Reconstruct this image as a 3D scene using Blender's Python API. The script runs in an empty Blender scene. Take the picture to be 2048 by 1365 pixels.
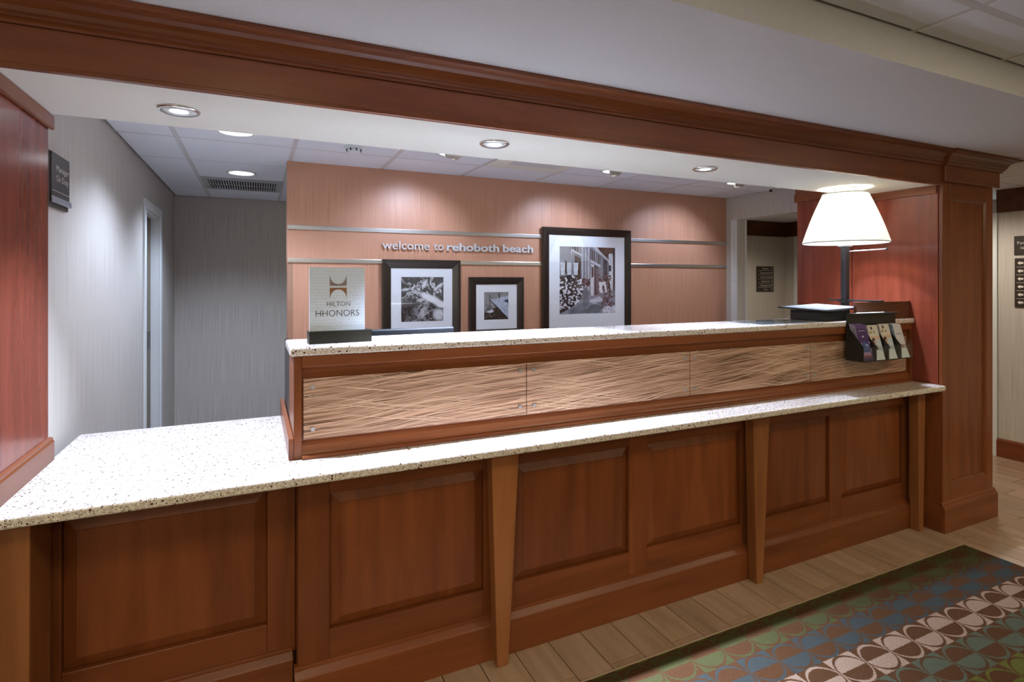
import bpy, bmesh, math, random
import numpy as np
from mathutils import Vector, Matrix
random.seed(7)
SC = bpy.context.scene
COL = SC.collection
PI = math.pi
R = math.radians

# ------------------------------------------------------------------ camera
cam_d = bpy.data.cameras.new('camera')
cam = bpy.data.objects.new('camera', cam_d); COL.objects.link(cam)
cam_d.sensor_fit = 'HORIZONTAL'; cam_d.sensor_width = 36.0
cam_d.lens = 1100.0 / 2048.0 * 36.0
cam_d.shift_y = -(682.5 - 561.6) / 2048.0
cam_d.clip_start = 0.02; cam_d.clip_end = 60
cam.location = (0, 0, 1.52)
cam.rotation_euler = (R(90), 0, R(-24.98))
SC.camera = cam

# ------------------------------------------------------------------ world, exposure
w = bpy.data.worlds.new('world'); SC.world = w; w.use_nodes = True
w.node_tree.nodes['Background'].inputs[0].default_value = (0.75, 0.85, 1.0, 1)
w.node_tree.nodes['Background'].inputs[1].default_value = 0.3
SC.view_settings.view_transform = 'Standard'
SC.view_settings.look = 'None'
SC.view_settings.exposure = 0.0
SC.view_settings.gamma = 1.0
SC.view_settings.use_curve_mapping = False

# light strengths (W) and colours; the lamps themselves stand in their fixtures' builders
COOL = (0.62, 0.75, 1.0)
NEUT = (0.63, 0.745, 1.0)
WARM = (1.0, 0.88, 0.56)
E_SOFFIT = 1300.0       # soffit spots
E_OFFICE = 150.0       # ceiling cans behind the desk
E_WASH = 36.0         # wall washers
E_LOBBY = 12.8        # each added lobby fill light
E_HALL = 62.0  # each added hall fill light
E_LAMP = 10.0

# ------------------------------------------------------------------ helpers
class MB:
    def __init__(s): s.v = []; s.f = []
    def box(s, x0, x1, y0, y1, z0, z1):
        b = len(s.v)
        s.v += [(x0,y0,z0),(x1,y0,z0),(x1,y1,z0),(x0,y1,z0),(x0,y0,z1),(x1,y0,z1),(x1,y1,z1),(x0,y1,z1)]
        for q in ((0,3,2,1),(4,5,6,7),(0,1,5,4),(1,2,6,5),(2,3,7,6),(3,0,4,7)):
            s.f.append(tuple(b+i for i in q))
        return s
    def hexa(s, p):           # eight points in box order
        b = len(s.v); s.v += [tuple(q) for q in p]
        for q in ((0,3,2,1),(4,5,6,7),(0,1,5,4),(1,2,6,5),(2,3,7,6),(3,0,4,7)):
            s.f.append(tuple(b+i for i in q))
        return s
    def prism(s, pts, axis, a0, a1):
        # pts: 2-D outline; axis 'x': (y,z), 'y': (x,z), 'z': (x,y)
        b = len(s.v); n = len(pts)
        for a in (a0, a1):
            for p, q in pts:
                s.v.append({'x': (a,p,q), 'y': (p,a,q), 'z': (p,q,a)}[axis])
        s.f.append(tuple(range(b, b+n))); s.f.append(tuple(range(b+2*n-1, b+n-1, -1)))
        for i in range(n):
            j = (i+1) % n
            s.f.append((b+i, b+n+i, b+n+j, b+j))
        return s
    def lathe(s, prof, c=(0,0,0), n=32, cap=True):
        b = len(s.v); m = len(prof)
        for k in range(n):
            a = 2*PI*k/n
            for r, z in prof: s.v.append((c[0]+r*math.cos(a), c[1]+r*math.sin(a), c[2]+z))
        for k in range(n):
            k2 = (k+1) % n
            for i in range(m-1):
                s.f.append((b+k*m+i, b+k2*m+i, b+k2*m+i+1, b+k*m+i+1))
        if cap:                      # close the section into a ring
            for k in range(n):
                k2 = (k+1) % n; s.f.append((b+k*m+m-1, b+k2*m+m-1, b+k2*m, b+k*m))
        return s
    def tube(s, p0, p1, r, n=12):
        p0 = Vector(p0); p1 = Vector(p1); d = (p1-p0).normalized()
        u = d.orthogonal().normalized(); w_ = d.cross(u)
        b = len(s.v)
        for p in (p0, p1):
            for k in range(n):
                a = 2*PI*k/n; q = p + r*(u*math.cos(a)+w_*math.sin(a)); s.v.append(tuple(q))
        for k in range(n):
            k2 = (k+1) % n; s.f.append((b+k, b+k2, b+n+k2, b+n+k))
        s.f.append(tuple(range(b+n-1, b-1, -1))); s.f.append(tuple(range(b+n, b+2*n)))
        return s
    def xf(s, M):
        s.v = [tuple(M @ Vector(p)) for p in s.v]; return s

def wloc(o):
    p = Vector((0,0,0))
    while o is not None:
        p += Vector(o.location); o = o.parent
    return p

def link_mesh(name, me, mat, parent=None, origin=None, bevel=0, smooth=False):
    o = bpy.data.objects.new(name, me); COL.objects.link(o)
    if mat: me.materials.append(mat)
    if parent is not None: o.parent = parent
    if origin is not None: o.location = Vector(origin) - (wloc(parent) if parent else Vector((0,0,0)))
    if smooth:
        for p in me.polygons: p.use_smooth = True
    if bevel:
        m = o.modifiers.new('bevel', 'BEVEL'); m.width = bevel; m.segments = 2; m.limit_method = 'ANGLE'; m.angle_limit = R(35)
        m.harden_normals = False
    return o

def obj(name, mb, mat, parent=None, bevel=0, smooth=False, origin=None):
    """one mesh object from world-space geometry; its origin sits at its base centre"""
    V = np.array(mb.v, dtype=float)
    if origin is None:
        lo, hi = V.min(0), V.max(0)
        origin = ((lo[0]+hi[0])/2, (lo[1]+hi[1])/2, lo[2])
    V = V - np.array(origin)
    me = bpy.data.meshes.new(name)
    me.from_pydata([tuple(p) for p in V], [], mb.f)
    bm = bmesh.new(); bm.from_mesh(me); bmesh.ops.recalc_face_normals(bm, faces=bm.faces); bm.to_mesh(me); bm.free()
    me.update()
    return link_mesh(name, me, mat, parent, origin, bevel, smooth)

def tag(o, label, cat, group=None, kind=None):
    o['label'] = label; o['category'] = cat
    if group: o['group'] = group
    if kind: o['kind'] = kind
    return o

def thing(name, loc, label, cat, group=None, kind=None):
    o = bpy.data.objects.new(name, None); COL.objects.link(o)
    o.location = loc; o.empty_display_size = 0.05
    return tag(o, label, cat, group, kind)

def rotz(pts_mb, c, a):
    M = Matrix.Translation(c) @ Matrix.Rotation(a, 4, 'Z') @ Matrix.Translation([-q for q in c])
    return pts_mb.xf(M)

def spot(name, loc, target, energy, color, size=110, blend=0.6, radius=0.04, parent=None):
    l = bpy.data.lights.new(name, 'SPOT'); l.energy = energy; l.color = color
    l.spot_size = R(size); l.spot_blend = blend; l.shadow_soft_size = radius
    o = bpy.data.objects.new(name, l); COL.objects.link(o)
    d = Vector(target) - Vector(loc)
    o.rotation_euler = d.to_track_quat('-Z', 'Y').to_euler()
    if parent is not None:
        o.parent = parent; o.location = Vector(loc) - wloc(parent)
    else: o.location = loc
    return o

def area(name, loc, sx, sy, energy, color, parent=None):
    l = bpy.data.lights.new(name, 'AREA'); l.shape = 'RECTANGLE'; l.size = sx; l.size_y = sy
    l.energy = energy; l.color = color
    o = bpy.data.objects.new(name, l); COL.objects.link(o)
    if parent is not None:
        o.parent = parent; o.location = Vector(loc) - wloc(parent)
    else: o.location = loc
    return o

# ------------------------------------------------------------------ text
_fonts = {}
def text_mesh(txt, height, depth=0.0, bold=0.0, width=None, align='LEFT', space=1.0):
    """flat lettering in local x (reading) / z (up) axes, facing -y; height = cap height"""
    cu = bpy.data.curves.new('t', 'FONT'); cu.body = txt; cu.size = 1.0
    cu.extrude = 0.0; cu.offset = bold; cu.resolution_u = 3; cu.space_character = space
    o = bpy.data.objects.new('t', cu); COL.objects.link(o)
    dg = bpy.context.evaluated_depsgraph_get(); dg.update()
    me = bpy.data.meshes.new_from_object(o.evaluated_get(dg))
    bpy.data.objects.remove(o); bpy.data.curves.remove(cu)
    V = np.array([tuple(v.co) for v in me.vertices]) if len(me.vertices) else np.zeros((0,3))
    F = [tuple(p.vertices) for p in me.polygons]
    bpy.data.meshes.remove(me)
    s = height / 0.73
    X = V[:,0]*s; Z = V[:,1]*s
    if width: 
        X = (X - X.min()) * (width / max(1e-6, X.max()-X.min()))
    if align == 'CENTER': X = X - (X.min()+X.max())/2
    mb = MB()
    n = len(V)
    if depth <= 0:
        mb.v = [(X[i], 0.0, Z[i]) for i in range(n)]; mb.f = F
    else:
        mb.v = [(X[i], -depth, Z[i]) for i in range(n)] + [(X[i], 0.0, Z[i]) for i in range(n)]
        mb.f = [f for f in F] + [tuple(i+n for i in reversed(f)) for f in F]
        cnt = {}
        for f in F:
            for i in range(len(f)):
                e = (f[i], f[(i+1) % len(f)]); cnt[e] = 1
        for a, b in list(cnt):
            if (b, a) not in cnt: mb.f.append((b, a, a+n, b+n))
    return mb

def put_text(name, txt, height, at, mat, parent, face='-y', **k):
    mb = text_mesh(txt, height, **k)
    if face == '-y': M = Matrix.Translation(at)
    elif face == '+x': M = Matrix.Translation(at) @ Matrix.Rotation(R(90), 4, 'Z')
    elif face == '-x': M = Matrix.Translation(at) @ Matrix.Rotation(R(-90), 4, 'Z')
    mb.xf(M)
    V = np.array(mb.v); lo, hi = V.min(0), V.max(0)
    org = ((lo[0]+hi[0])/2, (lo[1]+hi[1])/2, lo[2])
    me = bpy.data.meshes.new(name); me.from_pydata([tuple(p) for p in (V-np.array(org))], [], mb.f); me.update()
    return link_mesh(name, me, mat, parent, org)

# ------------------------------------------------------------------ materials
def mat_new(name):
    m = bpy.data.materials.new(name); m.use_nodes = True
    nt = m.node_tree; b = nt.nodes['Principled BSDF']
    return m, nt, b

def plain(name, col, rough=0.5, metal=0.0, spec=0.5, emit=None, es=1.0, bump=0.0, bscale=80, coat=0.0):
    m, nt, b = mat_new(name)
    b.inputs['Base Color'].default_value = (*col, 1); b.inputs['Roughness'].default_value = rough
    b.inputs['Metallic'].default_value = metal; b.inputs['Specular IOR Level'].default_value = spec
    b.inputs['Coat Weight'].default_value = coat
    tc = nt.nodes.new('ShaderNodeTexCoord'); n = nt.nodes.new('ShaderNodeTexNoise'); n.inputs['Scale'].default_value = bscale
    nt.links.new(tc.outputs['Object'], n.inputs['Vector'])
    mx = nt.nodes.new('ShaderNodeMix'); mx.data_type = 'RGBA'
    mx.inputs['A'].default_value = (*[c*0.94 for c in col], 1); mx.inputs['B'].default_value = (*[min(1, c*1.05) for c in col], 1)
    nt.links.new(n.outputs['Fac'], mx.inputs['Factor']); nt.links.new(mx.outputs['Result'], b.inputs['Base Color'])
    if bump:
        bp_ = nt.nodes.new('ShaderNodeBump'); bp_.inputs['Strength'].default_value = bump; bp_.inputs['Distance'].default_value = 0.002
        nt.links.new(n.outputs['Fac'], bp_.inputs['Height']); nt.links.new(bp_.outputs['Normal'], b.inputs['Normal'])
    if emit:
        b.inputs['Emission Color'].default_value = (*emit, 1); b.inputs['Emission Strength'].default_value = es
    return m

def ramp(nt, stops):
    r = nt.nodes.new('ShaderNodeValToRGB'); e = r.color_ramp.elements
    while len(e) > 1: e.remove(e[-1])
    e[0].position = stops[0][0]; e[0].color = (*stops[0][1], 1)
    for p, c in stops[1:]:
        q = e.new(p); q.color = (*c, 1)
    return r

def wood(name, grain, cols, rough=0.33, spec=0.38, fine=1.0):
    m, nt, b = mat_new(name)
    tc = nt.nodes.new('ShaderNodeTexCoord'); oi = nt.nodes.new('ShaderNodeObjectInfo')
    add = nt.nodes.new('ShaderNodeVectorMath'); add.operation = 'MULTIPLY_ADD'
    cmb = nt.nodes.new('ShaderNodeCombineXYZ')
    for i in range(3): nt.links.new(oi.outputs['Random'], cmb.inputs[i])
    nt.links.new(cmb.outputs[0], add.inputs[0]); add.inputs[1].default_value = (17, 9, 23)
    nt.links.new(tc.outputs['Object'], add.inputs[2])
    mp = nt.nodes.new('ShaderNodeMapping'); nt.links.new(add.outputs[0], mp.inputs['Vector'])
    s = {'x': (1.4, 14, 14), 'y': (14, 1.4, 14), 'z': (14, 14, 1.4)}[grain]
    mp.inputs['Scale'].default_value = s
    n1 = nt.nodes.new('ShaderNodeTexNoise'); n1.inputs['Scale'].default_value = 1.1; n1.inputs['Detail'].default_value = 4; n1.inputs['Distortion'].default_value = 0.5
    n2 = nt.nodes.new('ShaderNodeTexNoise'); n2.inputs['Scale'].default_value = 14 * fine; n2.inputs['Detail'].default_value = 3
    nt.links.new(mp.outputs[0], n1.inputs['Vector']); nt.links.new(mp.outputs[0], n2.inputs['Vector'])
    mx = nt.nodes.new('ShaderNodeMix'); mx.inputs['Factor'].default_value = 0.2
    nt.links.new(n1.outputs['Fac'], mx.inputs['A']); nt.links.new(n2.outputs['Fac'], mx.inputs['B'])
    r = ramp(nt, [(0.25, cols[0]), (0.5, cols[1]), (0.76, cols[2])])
    nt.links.new(mx.outputs['Result'], r.inputs['Fac'])
    hs = nt.nodes.new('ShaderNodeHueSaturation')
    mr = nt.nodes.new('ShaderNodeMapRange'); mr.inputs['To Min'].default_value = 0.9; mr.inputs['To Max'].default_value = 1.1
    nt.links.new(oi.outputs['Random'], mr.inputs['Value']); nt.links.new(mr.outputs[0], hs.inputs['Value'])
    nt.links.new(r.outputs['Color'], hs.inputs['Color']); nt.links.new(hs.outputs['Color'], b.inputs['Base Color'])
    b.inputs['Roughness'].default_value = rough; b.inputs['Specular IOR Level'].default_value = spec
    bp_ = nt.nodes.new('ShaderNodeBump'); bp_.inputs['Strength'].default_value = 0.015; bp_.inputs['Distance'].default_value = 0.001
    nt.links.new(n2.outputs['Fac'], bp_.inputs['Height']); nt.links.new(bp_.outputs['Normal'], b.inputs['Normal'])
    return m

def strie(name, c0, c1, freq=260, rough=0.65):
    """wallpaper with fine vertical threads"""
    m, nt, b = mat_new(name)
    g = nt.nodes.new('ShaderNodeNewGeometry'); sp = nt.nodes.new('ShaderNodeSeparateXYZ')
    nt.links.new(g.outputs['Position'], sp.inputs[0])
    a = nt.nodes.new('ShaderNodeMath'); a.operation = 'ADD'; nt.links.new(sp.outputs[0], a.inputs[0]); nt.links.new(sp.outputs[1], a.inputs[1])
    m1 = nt.nodes.new('ShaderNodeMath'); m1.operation = 'MULTIPLY'; m1.inputs[1].default_value = freq; nt.links.new(a.outputs[0], m1.inputs[0])
    m2 = nt.nodes.new('ShaderNodeMath'); m2.operation = 'MULTIPLY'; m2.inputs[1].default_value = 2.2; nt.links.new(sp.outputs[2], m2.inputs[0])
    cb = nt.nodes.new('ShaderNodeCombineXYZ'); nt.links.new(m1.outputs[0], cb.inputs[0]); nt.links.new(m2.outputs[0], cb.inputs[1])
    n = nt.nodes.new('ShaderNodeTexNoise'); n.inputs['Scale'].default_value = 1.0; n.inputs['Detail'].default_value = 3
    nt.links.new(cb.outputs[0], n.inputs['Vector'])
    r = ramp(nt, [(0.32, c0), (0.68, c1)]); nt.links.new(n.outputs['Fac'], r.inputs['Fac'])
    nt.links.new(r.outputs['Color'], b.inputs['Base Color']); b.inputs['Roughness'].default_value = rough
    bp_ = nt.nodes.new('ShaderNodeBump'); bp_.inputs['Strength'].default_value = 0.08; bp_.inputs['Distance'].default_value = 0.001
    nt.links.new(n.outputs['Fac'], bp_.inputs['Height']); nt.links.new(bp_.outputs['Normal'], b.inputs['Normal'])
    return m

def granite(name):
    m, nt, b = mat_new(name)
    g = nt.nodes.new('ShaderNodeNewGeometry')
    def specks(scale, thr, rad):
        v = nt.nodes.new('ShaderNodeTexVoronoi'); v.inputs['Scale'].default_value = scale
        nt.links.new(g.outputs['Position'], v.inputs['Vector'])
        s = nt.nodes.new('ShaderNodeSeparateColor'); nt.links.new(v.outputs['Color'], s.inputs[0])
        a = nt.nodes.new('ShaderNodeMath'); a.operation = 'GREATER_THAN'; a.inputs[1].default_value = thr; nt.links.new(s.outputs[0], a.inputs[0])
        c = nt.nodes.new('ShaderNodeMath'); c.operation = 'LESS_THAN'; c.inputs[1].default_value = rad; nt.links.new(v.outputs['Distance'], c.inputs[0])
        d = nt.nodes.new('ShaderNodeMath'); d.operation = 'MULTIPLY'; nt.links.new(a.outputs[0], d.inputs[0]); nt.links.new(c.outputs[0], d.inputs[1])
        return d
    n = nt.nodes.new('ShaderNodeTexNoise'); n.inputs['Scale'].default_value = 170; n.inputs['Detail'].default_value = 2
    nt.links.new(g.outputs['Position'], n.inputs['Vector'])
    base = ramp(nt, [(0.35, (0.50, 0.42, 0.36)), (0.6, (0.70, 0.64, 0.58))]); nt.links.new(n.outputs['Fac'], base.inputs['Fac'])
    cur = base.outputs['Color']
    for sc_, th, rd, col in ((420, 0.74, 0.42, (0.30, 0.20, 0.15)), (210, 0.80, 0.42, (0.15, 0.085, 0.06)), (110, 0.90, 0.42, (0.10, 0.045, 0.03)), (240, 0.86, 0.4, (0.85, 0.82, 0.78))):
        d = specks(sc_, th, rd)
        mx = nt.nodes.new('ShaderNodeMix'); mx.data_type = 'RGBA'
        nt.links.new(d.outputs[0], mx.inputs['Factor']); nt.links.new(cur, mx.inputs['A']); mx.inputs['B'].default_value = (*col, 1)
        cur = mx.outputs['Result']
    nt.links.new(cur, b.inputs['Base Color']); b.inputs['Roughness'].default_value = 0.12; b.inputs['Specular IOR Level'].default_value = 0.5
    return m

def reeds(name):
    """printed dry-grass image: several crossing layers of long thin stalks"""
    m, nt, b = mat_new(name)
    g = nt.nodes.new('ShaderNodeNewGeometry')
    cur = None
    wn = nt.nodes.new('ShaderNodeTexNoise'); wn.inputs['Scale'].default_value = 3.0; wn.inputs['Detail'].default_value = 2
    nt.links.new(g.outputs['Position'], wn.inputs['Vector'])
    layers = [(4, 2.4, 210, 0.0), (-3, 3.0, 240, 3.1), (10, 1.6, 270, 7.7), (-9, 1.5, 290, 11.3)]
    for i, (ang, sx, sz, off) in enumerate(layers):
        mpg = nt.nodes.new('ShaderNodeMapping'); mpg.vector_type = 'POINT'
        mpg.inputs['Rotation'].default_value = (0, R(ang), 0); mpg.inputs['Location'].default_value = (off, 0, off)
        # bend the stalks a little with the slow noise
        va = nt.nodes.new('ShaderNodeVectorMath'); va.operation = 'MULTIPLY_ADD'
        nt.links.new(wn.outputs['Color'], va.inputs[0]); va.inputs[1].default_value = (0, 0, 0.014); nt.links.new(g.outputs['Position'], va.inputs[2])
        nt.links.new(va.outputs[0], mpg.inputs['Vector'])
        sc2 = nt.nodes.new('ShaderNodeVectorMath'); sc2.operation = 'MULTIPLY'; sc2.inputs[1].default_value = (sx, 0.0, sz)
        nt.links.new(mpg.outputs[0], sc2.inputs[0])
        n = nt.nodes.new('ShaderNodeTexNoise'); n.inputs['Scale'].default_value = 1.0; n.inputs['Detail'].default_value = 3.5; n.inputs['Roughness'].default_value = 0.6
        nt.links.new(sc2.outputs[0], n.inputs['Vector'])
        if i == 0:
            r = ramp(nt, [(0.32, (0.03, 0.016, 0.007)), (0.42, (0.19, 0.10, 0.06)), (0.54, (0.40, 0.235, 0.16)), (0.7, (0.58, 0.38, 0.27))])
            nt.links.new(n.outputs['Fac'], r.inputs['Fac']); cur = r.outputs['Color']
        else:
            col = [(0,0,0), (0.045, 0.027, 0.014), (0.66, 0.47, 0.34), (0.70, 0.52, 0.38)][i]
            thr = [(0,0), (0.37, 0.32), (0.59, 0.64), (0.60, 0.64)][i]
            mr = nt.nodes.new('ShaderNodeMapRange'); mr.clamp = True
            mr.inputs['From Min'].default_value = thr[0]; mr.inputs['From Max'].default_value = thr[1]
            nt.links.new(n.outputs['Fac'], mr.inputs['Value'])
            mx = nt.nodes.new('ShaderNodeMix'); mx.data_type = 'RGBA'
            nt.links.new(mr.outputs[0], mx.inputs['Factor']); nt.links.new(cur, mx.inputs['A']); mx.inputs['B'].default_value = (*col, 1)
            cur = mx.outputs['Result']
    nt.links.new(cur, b.inputs['Base Color']); b.inputs['Roughness'].default_value = 0.22
    return m

def carpet_mat():
    m, nt, b = mat_new('carpet_pile')
    L = nt.links.new
    def M(op, a, c=None, d=None):
        n = nt.nodes.new('ShaderNodeMath'); n.operation = op
        for i, q in enumerate((a, c, d)):
            if q is None: continue
            if isinstance(q, (int, float)): n.inputs[i].default_value = q
            else: L(q, n.inputs[i])
        return n.outputs[0]
    g = nt.nodes.new('ShaderNodeNewGeometry')
    nz = nt.nodes.new('ShaderNodeTexNoise'); nz.inputs['Scale'].default_value = 330; nz.inputs['Detail'].default_value = 1
    L(g.outputs['Position'], nz.inputs['Vector'])
    jit = nt.nodes.new('ShaderNodeVectorMath'); jit.operation = 'MULTIPLY_ADD'
    L(nz.outputs['Color'], jit.inputs[0]); jit.inputs[1].default_value = (0.012, 0.012, 0); L(g.outputs['Position'], jit.inputs[2])
    sp = nt.nodes.new('ShaderNodeSeparateXYZ'); L(jit.outputs[0], sp.inputs[0])
    P, Q = 0.1555, 0.1495
    u = M('DIVIDE', M('SUBTRACT', sp.outputs[0], 2.509 + 0.006), P)
    v = M('DIVIDE', M('SUBTRACT', sp.outputs[1], 1.385 + 0.006), Q)
    iu = M('FLOOR', u); fu = M('SUBTRACT', M('SUBTRACT', u, iu), 0.5)
    rv = M('ROUND', v); dv = M('SUBTRACT', v, rv)
    side = M('LESS_THAN', dv, 0.0)
    par = M('FLOORED_MODULO', M('ADD', iu, side), 2.0)        # 0: dark cell with coloured ring, 1: reverse
    av = M('ABSOLUTE', dv)
    so = M('POWER', M('COSINE', M('MULTIPLY', fu, PI)), 0.50)
    ci = M('MAXIMUM', M('COSINE', M('MINIMUM', M('MULTIPLY', M('ABSOLUTE', fu), PI/0.93), PI/2)), 0.0)
    si = M('POWER', ci, 0.50)
    ring = M('MULTIPLY', M('LESS_THAN', av, M('MULTIPLY', so, 0.5)), M('GREATER_THAN', av, M('MULTIPLY', si, 0.42)))
    f = M('ABSOLUTE', M('SUBTRACT', par, ring))                # xor
    row = M('FLOORED_MODULO', rv, 5.0)
    cols = [(0.235, 0.155, 0.110), (0.036, 0.040, 0.038), (0.052, 0.050, 0.018), (0.080, 0.080, 0.016), (0.064, 0.070, 0.046)]
    # rows: 0 pink, 1 blue, 2 green, 3 lime (below teal), 4 teal
    cr = nt.nodes.new('ShaderNodeValToRGB'); cr.color_ramp.interpolation = 'CONSTANT'
    e = cr.color_ramp.elements
    e[0].position = 0; e[0].color = (*cols[0], 1); e[1].position = 0.2; e[1].color = (*cols[1], 1)
    for k in (2, 3, 4):
        q = e.new(k*0.2); q.color = (*cols[k], 1)
    L(M('DIVIDE', M('ADD', row, 0.5), 5.0), cr.inputs['Fac'])
    mx = nt.nodes.new('ShaderNodeMix'); mx.data_type = 'RGBA'; L(f, mx.inputs['Factor'])
    mx.inputs['A'].default_value = (0.064, 0.027, 0.011, 1); L(cr.outputs['Color'], mx.inputs['B'])
    n2 = nt.nodes.new('ShaderNodeTexNoise'); n2.inputs['Scale'].default_value = 420; n2.inputs['Detail'].default_value = 1
    L(g.outputs['Position'], n2.inputs['Vector'])
    mr = nt.nodes.new('ShaderNodeMapRange'); mr.inputs['From Min'].default_value = 0.3; mr.inputs['From Max'].default_value = 0.7
    mr.inputs['To Min'].default_value = 0.62; mr.inputs['To Max'].default_value = 1.25; L(n2.outputs['Fac'], mr.inputs['Value'])
    mul = nt.nodes.new('ShaderNodeVectorMath'); mul.operation = 'SCALE'; L(mx.outputs['Result'], mul.inputs[0]); L(mr.outputs[0], mul.inputs['Scale'])
    L(mul.outputs[0], b.inputs['Base Color']); b.inputs['Roughness'].default_value = 0.95; b.inputs['Specular IOR Level'].default_value = 0.1
    bp_ = nt.nodes.new('ShaderNodeBump'); bp_.inputs['Strength'].default_value = 0.5; bp_.inputs['Distance'].default_value = 0.003
    L(n2.outputs['Fac'], bp_.inputs['Height']); L(bp_.outputs['Normal'], b.inputs['Normal'])
    return m

def glass_mat(name, tint=(1, 1, 1), rough=0.02, refl=0.06):
    """thin clear sheet: mostly transparent with a sharp fresnel reflection"""
    m = bpy.data.materials.new(name); m.use_nodes = True; nt = m.node_tree
    nt.nodes.remove(nt.nodes['Principled BSDF']); out = nt.nodes['Material Output']
    t = nt.nodes.new('ShaderNodeBsdfTransparent'); t.inputs[0].default_value = (*tint, 1)
    gl = nt.nodes.new('ShaderNodeBsdfGlossy'); gl.inputs['Roughness'].default_value = rough
    g = nt.nodes.new('ShaderNodeNewGeometry'); dt = nt.nodes.new('ShaderNodeVectorMath'); dt.operation = 'DOT_PRODUCT'
    nt.links.new(g.outputs['Normal'], dt.inputs[0]); nt.links.new(g.outputs['Incoming'], dt.inputs[1])
    ab = nt.nodes.new('ShaderNodeMath'); ab.operation = 'ABSOLUTE'; nt.links.new(dt.outputs['Value'], ab.inputs[0])
    om = nt.nodes.new('ShaderNodeMath'); om.operation = 'SUBTRACT'; om.inputs[0].default_value = 1.0; nt.links.new(ab.outputs[0], om.inputs[1])
    pw = nt.nodes.new('ShaderNodeMath'); pw.operation = 'POWER'; pw.inputs[1].default_value = 5.0; nt.links.new(om.outputs[0], pw.inputs[0])
    a = nt.nodes.new('ShaderNodeMath'); a.operation = 'MULTIPLY_ADD'; a.inputs[1].default_value = 1.0-refl; a.inputs[2].default_value = refl; a.use_clamp = True
    nt.links.new(pw.outputs[0], a.inputs[0])
    mx = nt.nodes.new('ShaderNodeMixShader'); nt.links.new(a.outputs[0], mx.inputs[0]); nt.links.new(t.outputs[0], mx.inputs[1]); nt.links.new(gl.outputs[0], mx.inputs[2])
    nt.links.new(mx.outputs[0], out.inputs['Surface'])
    return m

def emit_mat(name, col, s):
    m = bpy.data.materials.new(name); m.use_nodes = True; nt = m.node_tree
    nt.nodes.remove(nt.nodes['Principled BSDF'])
    e = nt.nodes.new('ShaderNodeEmission'); e.inputs[0].default_value = (*col, 1); e.inputs[1].default_value = s
    nt.links.new(e.outputs[0], nt.nodes['Material Output'].inputs['Surface'])
    return m

def shade_mat():
    m = bpy.data.materials.new('pleated_shade_fabric'); m.use_nodes = True; nt = m.node_tree
    b = nt.nodes['Principled BSDF']; nt.nodes.remove(b)
    d = nt.nodes.new('ShaderNodeBsdfDiffuse'); d.inputs[0].default_value = (0.86, 0.83, 0.76, 1)
    t = nt.nodes.new('ShaderNodeBsdfTranslucent'); t.inputs[0].default_value = (0.92, 0.89, 0.80, 1)
    mx = nt.nodes.new('ShaderNodeMixShader'); mx.inputs[0].default_value = 0.22
    nt.links.new(d.outputs[0], mx.inputs[1]); nt.links.new(t.outputs[0], mx.inputs[2]); nt.links.new(mx.outputs[0], nt.nodes['Material Output'].inputs['Surface'])
    return m

def print_mat(name, rough=0.35):
    m, nt, b = mat_new(name)
    a = nt.nodes.new('ShaderNodeVertexColor'); a.layer_name = 'ink'
    nt.links.new(a.outputs['Color'], b.inputs['Base Color']); b.inputs['Roughness'].default_value = rough
    return m

def frost_mat():
    """frosted sheet with faint grey rows of fine print"""
    m, nt, b = mat_new('frosted_white_acrylic')
    g = nt.nodes.new('ShaderNodeNewGeometry'); sp = nt.nodes.new('ShaderNodeSeparateXYZ'); nt.links.new(g.outputs['Position'], sp.inputs[0])
    mz = nt.nodes.new('ShaderNodeMath'); mz.operation = 'MULTIPLY'; mz.inputs[1].default_value = 2*PI/0.0115; nt.links.new(sp.outputs[2], mz.inputs[0])
    sn_ = nt.nodes.new('ShaderNodeMath'); sn_.operation = 'SINE'; nt.links.new(mz.outputs[0], sn_.inputs[0])
    gt = nt.nodes.new('ShaderNodeMath'); gt.operation = 'GREATER_THAN'; gt.inputs[1].default_value = 0.35; nt.links.new(sn_.outputs[0], gt.inputs[0])
    vm = nt.nodes.new('ShaderNodeVectorMath'); vm.operation = 'MULTIPLY'; vm.inputs[1].default_value = (160, 0, 90); nt.links.new(g.outputs['Position'], vm.inputs[0])
    n = nt.nodes.new('ShaderNodeTexNoise'); n.inputs['Scale'].default_value = 1.0; n.inputs['Detail'].default_value = 2; nt.links.new(vm.outputs[0], n.inputs['Vector'])
    g2 = nt.nodes.new('ShaderNodeMath'); g2.operation = 'GREATER_THAN'; g2.inputs[1].default_value = 0.5; nt.links.new(n.outputs['Fac'], g2.inputs[0])
    mu = nt.nodes.new('ShaderNodeMath'); mu.operation = 'MULTIPLY'; nt.links.new(gt.outputs[0], mu.inputs[0]); nt.links.new(g2.outputs[0], mu.inputs[1])
    mx = nt.nodes.new('ShaderNodeMix'); mx.data_type = 'RGBA'; nt.links.new(mu.outputs[0], mx.inputs['Factor'])
    mx.inputs['A'].default_value = (0.58, 0.64, 0.72, 1); mx.inputs['B'].default_value = (0.50, 0.55, 0.62, 1)
    nt.links.new(mx.outputs['Result'], b.inputs['Base Color']); b.inputs['Roughness'].default_value = 0.3; b.inputs['Specular IOR Level'].default_value = 0.3
    return m

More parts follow.
